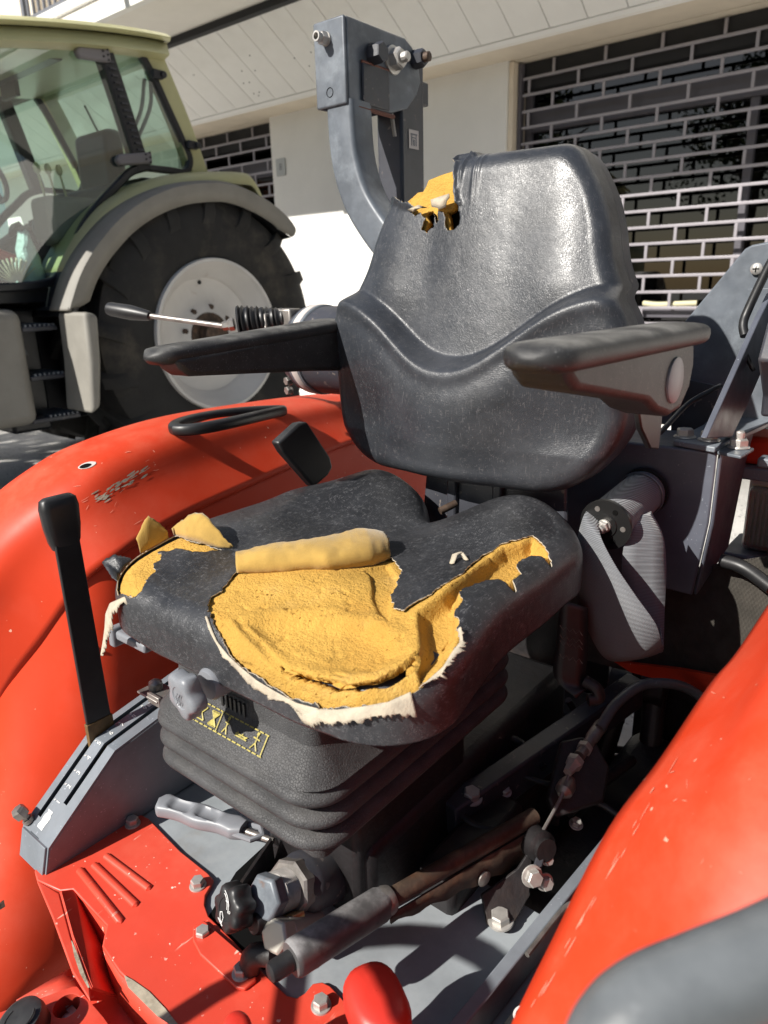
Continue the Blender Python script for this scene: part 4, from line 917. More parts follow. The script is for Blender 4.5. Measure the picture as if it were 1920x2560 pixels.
for xx, sc2 in ((.036, .8), (-.016, 1.1)):
    dline(xx, .3, xx, .55); dline(xx, .55, xx - .005 * sc2, .76); dline(xx, .55, xx + .005 * sc2, .76); dline(xx - .005 * sc2, .42, xx + .005 * sc2, .40); dline(xx - .002, .25, xx + .002, .25, .0018)
dline(.018, .62, -.002, .62); dline(.018, .62, .014, .48); dline(.010, .62, .006, .48); dline(.004, .62, -.002, .52); dline(.018, .55, 0, .55)
robj('warning_decal', db, YELLOWP, kind=None, label='worn yellow pictogram decal on the bellows', fix=False)
# grey star knob in front of the housing
def star(name, o, axis, R, L, m, n=5, depth=.18, parent=None, label=None):
    ax = Vector(axis).normalized(); u = ax.orthogonal().normalized(); v = ax.cross(u); o = Vector(o); N = n * 10; rows = []
    for d, s_ in ((0, .72), (.10 * L, .92), (.2 * L, 1.0), (.75 * L, 1.0), (.92 * L, .94), (L, .82), (L * 1.0, .50), (L * .96, .47), (L * .96, .02)):
        rows.append([o + ax * d + (u * math.cos(a) + v * math.sin(a)) * R * s_ * (1 + depth * (s_ > .6) * math.cos(n * a) - depth * .3 * (s_ > .6)) for a in [2 * math.pi * k / N for k in range(N)]])
    return robj(name, MB().sheet(rows, close=True), m, ang=45, label=label)
KB = Vector(at(520, 1712, y=.432)); 
robj('knob_boss', MB().lathe(tuple(KB - Vector((0, .05, 0))), (0, 1, 0), [(0, .020), (.048, .0195), (.052, .017), (.053, .004)], 28), PLASTIC, ang=40)
kn = star('adjuster_knob', (KB.x - .001, .449, KB.z + .002), (.1, 1, -.05), .0275, .022, PLASTIC, 5, .12, label='grey star shaped weight adjuster knob')
kd = MB()
for s0 in (-.003, .001): kd.tube([(KB.x - .002 + s0, .4735, KB.z + .009), (KB.x + .002 + s0, .4735, KB.z + .004), (KB.x - .001 + s0, .4735, KB.z - .001), (KB.x + .003 + s0, .4735, KB.z - .006)], .0007, 5)
obj('knob_emblem', kd, PLASTIC, kn)
lt = at(300, 1588, x=.30)
robj('slide_latch', MB().box((.235, lt[1] - .014, lt[2] - .008), (.3062, lt[1] + .004, lt[2] + .006)).box((.3064, lt[1] - .018, lt[2] - .020), (.320, lt[1] + .008, lt[2] + .010)), PLASTIC, bevel=.004, seg=3, label='light grey slide latch under the cushion')
# ------------------------------------------------------------------ fenders: two overlapping pressed sheets each
ST_NEAR = [  # crest y,z | seam y,z | inner foot y,z | seam x
    (-.80, 1.01, -.82, .95, -.82, .45, .507), (-.62, 1.055, -.62, .985, -.62, .35, .507), (-.403, 1.079, -.343, .988, -.35, .30, .507), (-.113, 1.090, -.15, .971, -.15, .26, .507), (.06, 1.088, .085, .944, .08, .22, .500),
    (.211, 1.066, .166, .934, .17, .18, .492), (.301, 1.040, .283, .911, .29, .12, .484), (.387, .994, .363, .886, .39, .10, .472), (.465, .915, .437, .829, .50, .08, .462), (.53, .82, .513, .777, .58, .08, .457), (.59, .70, .585, .68, .66, .08, .455), (.63, .56, .63, .56, .72, .10, .455), (.65, .40, .66, .42, .76, .12, .455)]
ST_FAR = [  # crest y,z,x | seam y,z,x | inner foot y,z,x : the far one sweeps outward in front of its wheel
    (-.80, 1.01, .65, -.82, .95, .505, -.82, .45, .507), (-.62, 1.055, .65, -.62, .985, .505, -.62, .35, .507), (-.403, 1.079, .65, -.343, .988, .505, -.35, .30, .507), (-.113, 1.090, .65, -.15, .971, .505, -.15, .26, .507),
    (.06, 1.088, .65, .07, .944, .505, .07, .22, .507), (.211, 1.066, .655, .161, .930, .505, .17, .20, .50), (.288, 1.036, .67, .270, .902, .507, .27, .20, .488), (.362, .985, .70, .329, .857, .54, .37, .20, .475),
    (.42, .92, .73, .377, .762, .60, .47, .20, .470), (.47, .83, .76, .42, .68, .655, .56, .20, .468), (.51, .72, .79, .445, .60, .70, .64, .18, .466), (.54, .60, .81, .46, .50, .72, .70, .18, .465), (.55, .45, .82, .47, .40, .74, .74, .18, .465)]
ST_NEAR = [(a[0], a[1], .65, a[2], a[3], a[6], a[4], a[5], a[6] + .006) for a in ST_NEAR]
from mathutils.bvhtree import BVHTree
FENDERS = {}
def fender(sx, label):
    X = lambda v: v if sx > 0 else .072 - v
    up, lo, n = [], [], 7
    rails = [[] for _ in range(9)]; rl = [[] for _ in range(4)]
    for cy, cz, CX, sy_, sz, SX, fy, fz, fx in (ST_FAR if sx > 0 else ST_NEAR):
        c, s_ = Vector((CX, cy, cz)), Vector((SX, sy_, sz)); nrm = Vector((0, cy - (-.05), cz - .35)).normalized()
        rails[0].append(Vector((SX + .0025, s_.y, s_.z)) - nrm * .004); rails[1].append(Vector((SX - .007, s_.y, s_.z)) + nrm * .005)
        rails[2].append(Vector((SX + .012, s_.y, s_.z)).lerp(c, .38) + Vector((-.030, 0, 0)) + nrm * .012); rails[3].append(s_.lerp(c, .80) + Vector((-.060, 0, 0)) + nrm * .004)
        rails[4].append(c + Vector((-.055, 0, 0)) - nrm * .004); rails[5].append(c + nrm * .0); rails[6].append(c + Vector((.08, 0, 0)) - nrm * .012)
        rails[7].append(c + Vector((.135, 0, 0)) - nrm * .05); rails[8].append(c + Vector((.150, 0, 0)) - nrm * .12)
        f = Vector((fx, fy, fz)); rl[0].append(s_ + Vector((.006, 0, 0)) + nrm * .006); rl[1].append(s_.lerp(f, .12)); rl[2].append(s_.lerp(f, .5)); rl[3].append(f)
    def loft(rs, m):
        cols = [crom(r, n) for r in rs]; return [[(X(p.x), p.y, p.z) for p in crom([c[i] for c in cols], m)] for i in range(len(cols[0]))]
    u = loft(rails[1:], 5); 
    for r in range(len(u)): pass
    FS = MB().sheet(u); FENDERS[sx] = BVHTree.FromPolygons([Vector(p) for p in FS.v], FS.f)
    a = robj('fender', FS, RED, ang=60, solid=.0035 , label=label)
    b = robj('fender_inner_panel', MB().sheet(loft(rl, 5)), RED, ang=60, solid=.003)
    return a
fender(1, 'far orange red mudguard with a worn scratch, under the lever'); fender(-1, 'near orange red mudguard filling the right corner')
# scratches and chips through the paint: slivers of primer lying on the pressed sheet where the photograph shows them
def pix_dir(u, v): return (FWD + RIGHT * ((u - PW / 2) / FPX) - UP * ((v - PH / 2) / FPX)).normalized()
def lay(tree_, name, strokes, m, label=None, lift=.0009):
    b = MB()
    for pts, wd in strokes:
        P = crom([(u, v, 0) for u, v in pts], 4); L, R_ = [], []
        for i, p in enumerate(P):
            t = (P[min(i + 1, len(P) - 1)] - P[max(0, i - 1)]).normalized(); n = Vector((-t.y, t.x, 0)); e = math.sin(math.pi * (i + .3) / (len(P) - .4)) ** .6 * wd / 2
            h = [tree_.ray_cast(CAM, pix_dir(p.x + n.x * s_ * e, p.y + n.y * s_ * e)) for s_ in (1, -1)]
            if h[0][0] is None or h[1][0] is None: continue
            q = [x_[0] + (x_[1] if x_[1].dot(CAM - x_[0]) > 0 else -x_[1]) * lift for x_ in h]; L.append(q[0]); R_.append(q[1])
        if len(L) > 1: b.sheet([L, R_])
    return robj(name, b, m, label=label, fix=False)
rg = random.Random(11); S_ = []
A_, B_ = Vector((238, 1254)), Vector((362, 1175))
for i in range(46):
    t = rg.random(); c = A_.lerp(B_, t) + Vector((rg.gauss(0, 5), rg.gauss(0, 7))); d = (B_ - A_).normalized() * rg.uniform(6, 26); d.y += rg.uniform(-3, 3); S_.append(([tuple(c - d * .5), tuple(c + Vector((rg.uniform(-1, 1), rg.uniform(-1, 1)))), tuple(c + d * .5)], rg.uniform(1.5, 5)))
lay(FENDERS[1], 'paint_scratch', S_, CREAM, 'pale worn scratch on the far mudguard')
S_ = []
for i in range(16):
    c = Vector((rg.uniform(150, 420), rg.uniform(1130, 1330))); d = Vector((rg.uniform(2, 22), rg.uniform(-14, -1))); S_.append(([tuple(c), tuple(c + d * .5 + Vector((0, rg.uniform(-1.5, 1.5)))), tuple(c + d)], rg.uniform(.8, 1.7)))
lay(FENDERS[1], 'paint_chips', S_, mat('light_scratch', (.72, .27, .18), .6), None)['kind'] = 'stuff'
S_ = []
for i in range(20):
    c = Vector((rg.uniform(1420, 1900), rg.uniform(1700, 2300))); d = Vector((rg.uniform(-4, 12), rg.uniform(-26, 8))) if i % 3 else Vector((rg.uniform(-3, 3), rg.uniform(-3, 3))); S_.append(([tuple(c), tuple(c + d * .5 + Vector((rg.uniform(-1.5, 1.5), 0))), tuple(c + d)], rg.uniform(1, 2.4)))
for i in range(22):
    t = rg.random(); c = Vector((1300 + 345 * t + 14, 2545 - 610 * t)) + Vector((rg.uniform(0, 14), 0)); d = Vector((22, -38)) * rg.uniform(.3, 1.4); S_.append(([tuple(c), tuple(c + d * .5), tuple(c + d)], rg.uniform(1, 2.2)))
lay(FENDERS[-1], 'paint_chips', S_, MATS['light_scratch'], None)['kind'] = 'stuff'
for (u, v, r_, m_) in ((218, 1164, 13, LABELW), (214, 1166, 8.5, BLACK)):
    lay(FENDERS[1], 'fender_hole', [([(u - r_ * 1.7, v + r_ * .5), (u, v), (u + r_ * 1.7, v - r_ * .5)], r_ * 1.15)], m_, None, .0010 if m_ is LABELW else .0016)
for sx in (1, -1):
    t = robj('rear_tyre', MB().lathe(((.64 if sx > 0 else -.558), -.06, .53), (1, 0, 0), [(-.13, .25), (-.14, .33), (-.11, .42), (-.02, .44), (.02, .44), (.11, .42), (.14, .33), (.13, .25)], 48), TYRE, label='rear tyre under the red mudguard')
    for k in range(22):
        a = 2 * math.pi * k / 22; c = Vector(((.64 if sx > 0 else -.558) + sx * (.055 if k % 2 else -.055), -.06 + .445 * math.cos(a), .53 + .445 * math.sin(a)))
        obj('tyre_lug', MB().box((-.07, -.018, -.03), (.07, .018, .02), Matrix.Rotation(a - math.pi / 2, 3, 'X') @ Matrix.Rotation(rad(35 if k % 2 else -35), 3, 'Z'), c), TYRE, t, bevel=.004)

# teardrop loop handle on the far fender and the fat grip on the near one
def loop(cx, cy, cz, L, W, r, label, tilt=0):
    C = []
    for i in range(40):
        a = 2 * math.pi * i / 40; yy = math.cos(a) * L / 2; xx = math.sin(a) * W / 2 * (1.0 + .45 * math.cos(a)) 
        C.append(Vector((cx + xx, cy + yy, cz + tilt * yy - .25 * (yy / L) ** 2 * L * .3)))
    b = MB(); n = 12; rows = []
    for i in range(40):
        t = (C[(i + 1) % 40] - C[i - 1]).normalized(); nn = Vector((t.y, -t.x, 0)).normalized()
        rows.append([C[i] + nn * math.copysign(abs(math.cos(q)) ** .7, math.cos(q)) * r + Vector((0, 0, 1)) * math.copysign(abs(math.sin(q)) ** .7, math.sin(q)) * r * .95 for q in [2 * math.pi * k / n for k in range(n)]])
    rows.append(rows[0]); return robj('grab_handle', b.sheet(rows, close=True), BLACKP, ang=60, label=label)
h0 = at(582, 1046, z=1.085)
loop(h0[0], h0[1], 1.088, .26, .085, .0115, 'black teardrop grab handle on the far red mudguard', .01)
gp = [at(1478, 2660, z=1.05), at(1528, 2548, z=1.062), at(1618, 2468, z=1.07), at(1760, 2405, z=1.075), at(1920, 2338, z=1.078), at(2080, 2250, z=1.078), at(2300, 2090, z=1.075)]
pts = [Vector(p) + Vector((-.004, .004, -.004)) for p in gp]
robj('grab_handle', MB().tube(crom(pts, 8), [.0165 + .002 * min(1, i / 12) for i in range(len(crom(pts, 8)))], 20), RUBBERG, ang=60, label='thick grey rubber grab bar over the near red mudguard')
hole = at(218, 1164, x=.6)

# ------------------------------------------------------------------ deck and red floor plate
ZD = .50
robj('deck_plate', MB().prism([(.41, .47, ZD), (.12, .49, ZD), (-.08, .60, ZD), (-.20, .80, ZD), (-.40, .80, ZD), (-.40, .14, ZD), (-.12, .14, ZD), (-.12, .02, ZD), (.41, .02, ZD)], .008), DECK, bevel=.002, label='grey steel deck plate under the seat')
FPp = [(352, 2036), (372, 2046), (452, 2128), (520, 2182), (534, 2198), (527, 2216), (514, 2238), (512, 2262), (522, 2290), (545, 2312), (585, 2352), (640, 2412), (690, 2462), (718, 2488), (742, 2494), (762, 2482), (782, 2458), (806, 2454), (826, 2464), (862, 2502), (880, 2540), (885, 2640), (470, 2640), (437, 2560), (298, 2429), (256, 2366), (267, 2313), (182, 2222), (146, 2230), (100, 2190), (182, 2188), (268, 2112)]
zp = ZD + .007
pl = [at(452, 2128, z=.507)]
PL = lambda pts, z: [at(u, v, z=z) for u, v in pts]
FLOOR = [at(352, 2036, z=.507), at(372, 2046, z=.507), at(452, 2128, z=.507), at(520, 2182, z=.507), at(534, 2198, z=.507), at(527, 2216, z=.507), at(514, 2238, z=.507), at(512, 2262, z=.507), at(522, 2290, z=.507), at(545, 2312, z=.507), at(585, 2352, z=.507), at(640, 2412, z=.507), at(690, 2462, z=.507), at(718, 2488, z=.507), at(742, 2494, z=.507), at(762, 2482, z=.507), at(782, 2458, z=.507), at(806, 2454, z=.507), at(826, 2464, z=.507), at(862, 2502, z=.507), at(880, 2540, z=.507), at(885, 2660, z=.507), at(500, 2660, z=.507), at(437, 2560, z=.507), at(298, 2429, z=.507), at(256, 2366, z=.507), at(267, 2313, z=.507), at(182, 2222, z=.507), at(150, 2226, z=.507), at(92, 2200, z=.507), at(86, 2176, z=.507), at(100, 2160, z=.507)]
robj('floor_plate', MB().prism(FLOOR, .006), REDP, bevel=.0018, label='chipped red floor plate with pressed ribs')
# pressed step below the plate: flange, sloping well, riser
def quads(name, P, F, m, **k): return robj(name, MB().add(P, F), m, **k)
fl_ = [at(92, 2200, z=.506), at(130, 2290, z=.506), at(181, 2429, z=.506), at(226, 2502, z=.506), at(225, 2471, z=.505), at(178, 2345, z=.505), at(148, 2233, z=.505)]
robj('step_flange', MB().prism([fl_[0], fl_[6], fl_[5], fl_[4], fl_[3], fl_[2], fl_[1]], .005), REDP, bevel=.0016)
wl = [at(148, 2233, z=.503), at(178, 2345, z=.503), at(226, 2474, z=.503), at(288, 2494, z=.455), at(262, 2400, z=.455), at(220, 2300, z=.47), at(180, 2221, z=.503)]
robj('step_well', MB().prism([wl[0], wl[6], wl[5], wl[4], wl[3], wl[2], wl[1]], .004), REDP, ang=30, label='recessed red well pressed into the floor plate')
rs = [at(182, 2222, z=.503), at(267, 2313, z=.503), at(256, 2366, z=.503), at(298, 2429, z=.503), at(437, 2560, z=.503), at(500, 2660, z=.503)]
re = [at(220, 2300, z=.468), at(258, 2378, z=.455), at(262, 2400, z=.452), at(288, 2494, z=.452), at(360, 2600, z=.44), at(420, 2700, z=.44)]
robj('step_riser', MB().sheet([rs, re]), REDP, ang=30, solid=.004)
robj('worn_edge', MB().sheet([[at(300, 2432, z=.5086), at(332, 2450, z=.5086), at(372, 2478, z=.5086), at(412, 2520, z=.5086), at(446, 2562, z=.5086), at(500, 2640, z=.5086)], [at(310, 2438, z=.5086), at(320, 2468, z=.5086), at(352, 2500, z=.5086), at(392, 2540, z=.5086), at(426, 2562, z=.5086), at(480, 2640, z=.5086)]]), CREAM, label='bare worn metal along the edge of the floor plate')
robj('worn_edge', MB().sheet([[at(180, 2352, z=.5072), at(196, 2390, z=.5072), at(210, 2430, z=.5072), at(224, 2468, z=.5072)], [at(178, 2352, z=.5072), at(186, 2392, z=.5072), at(200, 2434, z=.5072), at(220, 2470, z=.5072)]]), CREAM)
for (a, b) in ((at(262, 2138, z=.507), at(376, 2224, z=.507)), (at(232, 2160, z=.507), at(343, 2266, z=.507)), (at(196, 2172, z=.507), at(304, 2308, z=.507))):
    A, B = Vector(a), Vector(b); robj('pressed_rib', MB().tube([A, A.lerp(B, .03), A.lerp(B, .97), B], [.0015, .0056, .0056, .0015], 12, flat=.8), REDP)
BM = bolt_mesh('floor_bolt_mesh', STEEL, .0085, .010, .0125)
for p in (at(332, 2060, z=.507), at(495, 2214, z=.507), at(508, 2340, z=.507), at(604, 2434, z=.512), at(803, 2515, z=.507)): rinst('floor_bolt', BM, p, (0, 0, 1), random.uniform(0, 1))
robj('cover_tab', MB().prism([at(482, 2316, z=.5125), at(510, 2300, z=.5125), at(640, 2412, z=.5125), at(640, 2450, z=.5125), at(612, 2472, z=.5125), at(590, 2468, z=.5125), at(500, 2385, z=.5125), at(482, 2350, z=.5125)], .005), REDP, bevel=.0016, label='red tab plate bolted over the floor plate')
slot = [at(512, 2238, z=.5082), at(565, 2180, z=.5082), at(680, 2080, z=.5082), at(740, 2180, z=.5082), at(700, 2420, z=.5082), at(640, 2412, z=.5082), at(545, 2312, z=.5082), at(520, 2290, z=.5082)]
robj('deck_opening_shade', MB().prism([at(515, 2300, z=.5022), at(590, 2180, z=.5022), at(678, 2098, z=.5022), at(692, 2170, z=.5022), at(680, 2330, z=.5022), at(688, 2440, z=.5022), at(640, 2412, z=.5022), at(545, 2312, z=.5022)], .001), BLACK, label='black sheet for the shaded opening in the deck beside the valve')  # thin black sheet on the deck, the opening's shade put into its colour
# lower panel at the bottom left corner: tank top with a real filler opening and a black cap
def holed(name, c, r, outer, z, m, depth, **k):
    n = 32; rows = [[], [], [], []]; c = Vector(c)
    for i in range(n):
        a = 2 * math.pi * i / n; d = Vector((math.cos(a), math.sin(a), 0)); best = 9
        for q in range(len(outer)):
            p, s_ = Vector(outer[q]), Vector(outer[(q + 1) % len(outer)]); e = s_ - p; den = d.x * e.y - d.y * e.x
            if abs(den) < 1e-9: continue
            t = ((p.x - c.x) * e.y - (p.y - c.y) * e.x) / den; u = ((p.x - c.x) * d.y - (p.y - c.y) * d.x) / den
            if t > 0 and -1e-6 <= u <= 1 + 1e-6: best = min(best, t)
        rows[0].append(c + d * r + Vector((0, 0, -depth))); rows[1].append(c + d * r); rows[2].append(c + d * (r + .0015) + Vector((0, 0, .0006))); rows[3].append(c + d * best)
    return robj(name, MB().sheet(rows, close=True), m, ang=30, **k)
zt = .50
OUT = [at(-80, 2560, z=.50), at(110, 2492, z=.50), at(190, 2464, z=.50), at(285, 2575, z=.50), at(340, 2700, z=.50), at(-80, 2720, z=.50)]
cH = at(166, 2515, z=.50)
holed('tank_top', cH, .0155, OUT, .5, REDP, .05, label='red panel with an open filler hole and black cap')
robj('filler_cup', MB().lathe((cH[0], cH[1], .45), (0, 0, 1), [(0, .001), (0, .0158), (.049, .0158)], 24, caps=False), BLACK)
robj('filler_plug', MB().lathe((cH[0] - .003, cH[1], .455), (.1, .1, 1), [(0, .004), (.02, .004), (.022, .006), (.03, .006), (.032, .001)], 10).box((cH[0] - .002, cH[1] - .010, .478), (cH[0] + .010, cH[1] - .002, .484)), STEELD)
OUTf = [at(110, 2492, z=.498), at(190, 2464, z=.498), at(176, 2420, z=.47), at(40, 2500, z=.45)]
robj('tank_back', MB().sheet([[OUTf[0], OUTf[1]], [OUTf[3], OUTf[2]]]), REDP, solid=.003)
cC = at(66, 2532, z=.535)
cp = robj('filler_cap', MB().lathe((cC[0] + .002, cC[1], .50), (.12, .25, 1), [(0, .022), (.006, .0265), (.022, .0275), (.030, .026), (.033, .021), (.033, .001)], 40), BLACKP, ang=40, label='round black filler cap')
obj('cap_relief', MB().tube([(cC[0] + .002 + .017 * math.cos(a), cC[1] + .008 + .017 * math.sin(a), .5335 - .003 * math.cos(a) * 1.0 - .005 * math.sin(a)) for a in [i * .3 for i in range(15)]], .0012, 6), BLACKP, cp)
robj('fender_foot_wear', MB().sheet([[at(0, 2365, x=.417), at(30, 2410, x=.417), at(56, 2470, x=.417)], [at(0, 2500, x=.417), at(20, 2505, x=.417), at(44, 2500, x=.417)]]) if False else MB().sheet([[(.4165, .60, .47), (.4165, .58, .475)], [(.4165, .60, .462), (.4165, .58, .462)]]), CREAM)

robj('lower_panel', MB().prism([at(176, 2440, z=.448), at(300, 2480, z=.448), at(470, 2600, z=.448), at(520, 2760, z=.448), at(250, 2760, z=.448)], .006), REDP, label='lower red panel in the step below the floor plate')
# ------------------------------------------------------------------ grey side console with slots and printed scale
xi, xo = .375, .455
pf, pb, pr = (.520, .548), (.397, .646), (.10, .705)        # y, z of the top line: front, bend, rear
def ctop(y): return pf[1] + (pb[1] - pf[1]) * (pf[0] - y) / (pf[0] - pb[0]) if y > pb[0] else pb[1] + (pr[1] - pb[1]) * (pb[0] - y) / (pb[0] - pr[0])
def crail(b, xa, xb, ya, yb, h=.0, t=.004):
    ys = [ya] + ([pb[0]] if yb < pb[0] < ya else []) + [yb]
    for i in range(len(ys) - 1):
        y0, y1 = ys[i], ys[i + 1]; b.add([(x_, y_, ctop(y_) + d) for y_ in (y0, y1) for x_ in (xa, xb) for d in (h, h - t)], [(0, 2, 6, 4), (1, 5, 7, 3), (0, 1, 3, 2), (4, 6, 7, 5), (0, 4, 5, 1), (2, 3, 7, 6)])
    return b
body = [(pf[0] + .012, .503), (pf[0], pf[1] - .0045), (pb[0], pb[1] - .0045), (pr[0], pr[1] - .0045), (pr[0], .503)]
co = robj('side_console', MB().prism([(xi, y, z) for y, z in body], -(.004)) .prism([(xo, y, z) for y, z in body], .004).add([(xi, pf[0] + .012, .503), (xo, pf[0] + .012, .503), (xo, pf[0], pf[1]), (xi, pf[0], pf[1])], [(0, 1, 2, 3)]), GREY, bevel=.0015, label='dark grey side console with a numbered slotted top')
obj('console_front', MB().prism([(xi + .004, pf[0] + .0118, .503), (xo - .004, pf[0] + .0118, .503), (xo - .004, pf[0] - .0002, pf[1] - .001), (xi + .004, pf[0] - .0002, pf[1] - .001)], .004), GREY, co, bevel=.001)
obj('console_rail', crail(MB(), xi, xi + .021, pf[0], pr[0]), GREY, co)
obj('console_rail', crail(MB(), xi + .031, xi + .056, pf[0] - .001, pr[0]), GREY, co)
obj('console_rail', crail(MB(), xi + .021, xi + .031, pf[0], .475), GREY, co)
obj('console_rail', crail(MB(), xi + .066, xo, pf[0], pr[0]), GREY, co)
obj('console_rail', crail(MB(), xi + .056, xi + .066, pf[0], pf[0] - .018), GREY, co)
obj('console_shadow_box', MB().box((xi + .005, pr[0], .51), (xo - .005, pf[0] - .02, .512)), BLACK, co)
for i, (d, y) in enumerate((('1', .478), ('2', .458), ('3', .440), ('4', .420), ('5', .400), ('6', .378), ('7', .357), ('8', .335), ('9', .313))):
    sl_ = (pb[1] - pf[1]) / (pf[0] - pb[0]) if y > pb[0] else (pr[1] - pb[1]) / (pb[0] - pr[0])
    rt, up_ = Vector((0, -1, sl_)).normalized(), Vector((1, 0, 0)); nn = rt.cross(up_)
    M_ = Matrix(((rt.x, up_.x, nn.x, xi + .041), (rt.y, up_.y, nn.y, y), (rt.z, up_.z, nn.z, ctop(y) + .0006), (0, 0, 0, 1)))
    text('numeral', d, .0125, co, M_, WHITEP, .0002)
    obj('scale_dot', MB().box((xi + .0495, y - .0015, ctop(y) + .0003), (xi + .0525, y + .0015, ctop(y) + .0009 + .002 * 0)), WHITEP, co)
rg = random.Random(3)
for (ya, yb, xw) in ((.512, .490, .016), (.308, .288, .012)):
    P = [(xi + .034 + xw * rg.uniform(0, .25), ya + (yb - ya) * k / 6 + rg.uniform(-.001, .001), ctop(ya + (yb - ya) * k / 6) + .0008) for k in range(7)]; Q_ = [(xi + .036 + xw * rg.uniform(.7, 1.0), p[1] + rg.uniform(-.001, .001), p[2]) for p in P]
    obj('peeling_label', MB().sheet([P, Q_]), WHITEP, co, label='torn remains of a white paper label')
hb_ = (xo - .008, pf[0] - .008, ctop(pf[0] - .008))
robj('stop_knob', MB().lathe(hb_, (.35, .5, 1), [(-.01, .006), (.012, .006), (.014, .011), (.026, .0115), (.030, .009), (.031, .001)], 6).lathe(hb_, (.35, .5, 1), [(0, .009), (.006, .009)], 16), STEELD, ang=30, label='hexagonal stop bolt on the console front')
cb = Vector(at(385, 1735, x=.40)); 
robj('stop_clamp', MB().box((.375, cb.y - .03, cb.z - .004), (.432, cb.y + .012, cb.z)).box((.372, cb.y + .004, cb.z - .012), (.405, cb.y + .010, cb.z + .006)).lathe((.412, cb.y - .012, cb.z), (0, 0, 1), [(0, .012), (.012, .0115), (.016, .006), (.018, .001)], 16), STEELD, bevel=.0012)
# hydraulic lever
lx, ly = .441, .385
lv = robj('position_lever', MB().prism([(lx, ly + .020, .56), (lx, ly + .021, .98), (lx, ly - .017, .98), (lx, ly - .022, .56)], .007), BLACKP, bevel=.0015, label='tall flat black control lever in the console slot')
obj('lever_grip', MB().sheet([[(lx + .0035 - .5 * 0 + wx * math.copysign(abs(math.cos(a)) ** .5, math.cos(a)), ly + .002 + wy * math.copysign(abs(math.sin(a)) ** .5, math.sin(a)), z) for a in [2 * math.pi * k / 16 for k in range(16)]] for z, wx, wy in ((.966, .004, .014), (.967, .009, .019), (.978, .0125, .0225), (1.000, .0135, .026), (1.03, .0135, .028), (1.043, .011, .026), (1.047, .007, .021), (1.048, .0005, .001))], close=True), BLACKP, lv, ang=50)
obj('tape_wrap', MB().prism([(lx - .0008, ly + .0218, .615), (lx - .0008, ly + .0222, .672), (lx - .0008, ly - .0222, .676), (lx - .0008, ly - .0228, .60)], .0088) if False else MB().box((lx - .0085, ly - .0228, .61), (lx + .0012, ly + .0218, .672)), TAPE, lv, bevel=.001)
# grey finger-grip handle on the deck
def finger():
    A, B = Vector(at(400, 2010, z=.565)), Vector(at(610, 2075, z=.565)); d = (B - A); L = d.length; d.normalize(); s_ = Vector((-d.y, d.x, 0)); rows = []
    for i in range(40):
        t = i / 39; w_ = .017 + .0022 * math.cos(t * 4 * math.pi) ; w_ *= (1 if t > .06 else math.sqrt(max(0, 1 - (1 - t / .06) ** 2)) * .9 + .1); w_ *= 1 if t < .9 else 1 - .35 * (t - .9) / .1
        c = A + d * (t * L); row = []
        for k in range(28):
            a = 2 * math.pi * k / 28; cx_, cz_ = math.copysign(abs(math.cos(a)) ** .6, math.cos(a)) * w_, math.copysign(abs(math.sin(a)) ** .6, math.sin(a)) * .012
            dep = 0
            for t0 in (.27, .60):
                dep += .006 * float(sstep(np.array(1 - abs(t - t0) / .145), 0, .35)) * float(sstep(np.array(1 - abs(cx_) / .0125), 0, .5)) * (cz_ > 0)
            row.append(c + s_ * cx_ + Vector((0, 0, cz_ - dep)))
        rows.append(row)
    b = MB().sheet(rows, close=True); b.f += [tuple(range(28)), tuple(28 * 39 + k for k in range(27, -1, -1))]
    h = robj('pull_handle', b, PLASTIC, ang=50, label='grey finger grip pull handle lying over the deck')
    obj('handle_rod', MB().tube([B - d * .012, B + d * .05 + Vector((0, 0, -.004))], .005, 10), STEELD, h)
    obj('handle_eye', MB().tube([B + s_ * .012 - d * .01, B + s_ * .013 + d * .02, B + d * .032, B - s_ * .013 + d * .02, B - s_ * .012 - d * .01], .0045, 8), PLASTIC, h)
finger()
# ------------------------------------------------------------------ hydraulic valve: hexagon plug, threaded barrel, elbow, star knob
ax = Vector((-.02, .90, .40)).normalized(); vo = Vector(at(668, 2242, z=.600))
robj('valve_body', MB().lathe(vo - ax * .10, ax, [(-.12, .036), (-.02, .040), (.035, .040), (.040, .038), (.052, .033)], 32), GREYD, bevel=.003, label='dark cylindrical valve body')
robj('valve_collar', MB().lathe(vo - ax * .056, ax, [(0, .034), (.003, .0365), (.018, .0365), (.021, .033)], 8), STEELD, ang=25)
th = [(d * .0013 - .038, .0265 if d % 2 else .0246) for d in range(23)]
robj('threaded_barrel', MB().lathe(vo, ax, th, 32), STEELD, ang=20)
robj('hex_plug', MB().lathe(vo, ax, [(-.010, .0285), (.006, .0288), (.0095, .0255), (.010, .001)], 6), GALV, ang=25, bevel=.0015, label='large grey hexagon plug on the valve')
e0 = Vector(at(694, 2338, z=.570)); ax2 = Vector((-.05, .82, .55)).normalized()
robj('hex_fitting', MB().lathe(e0, ax2, [(-.016, .021), (.006, .0215), (.009, .018), (.0095, .001)], 6).lathe(e0 - ax2 * .014, -ax2, [(0, .019), (.03, .021), (.07, .018)], 20), mat('pale_fitting', (.50, .48, .42), .4, metal=.4), ang=25, bevel=.001, label='pale hexagon fitting below the valve')
robj('hose_elbow', MB().tube(crom([tuple(e0 + Vector((.0, .010, -.022))), tuple(e0 + Vector((.022, .022, -.028))), tuple(e0 + Vector((.034, .022, -.06)))], 5), .014, 12), DARKM)
robj('brass_nipple', MB().lathe(tuple(Vector(at(722, 2298, z=.57))), (.2, 1, .2), [(-.02, .006), (.006, .007)], 10), BRASS)
robj('small_plug', MB().lathe(tuple(Vector(at(640, 2310, z=.575))), (.1, .9, .4), [(-.04, .012), (0, .013), (.004, .011), (.0045, .001)], 16), DARKM)
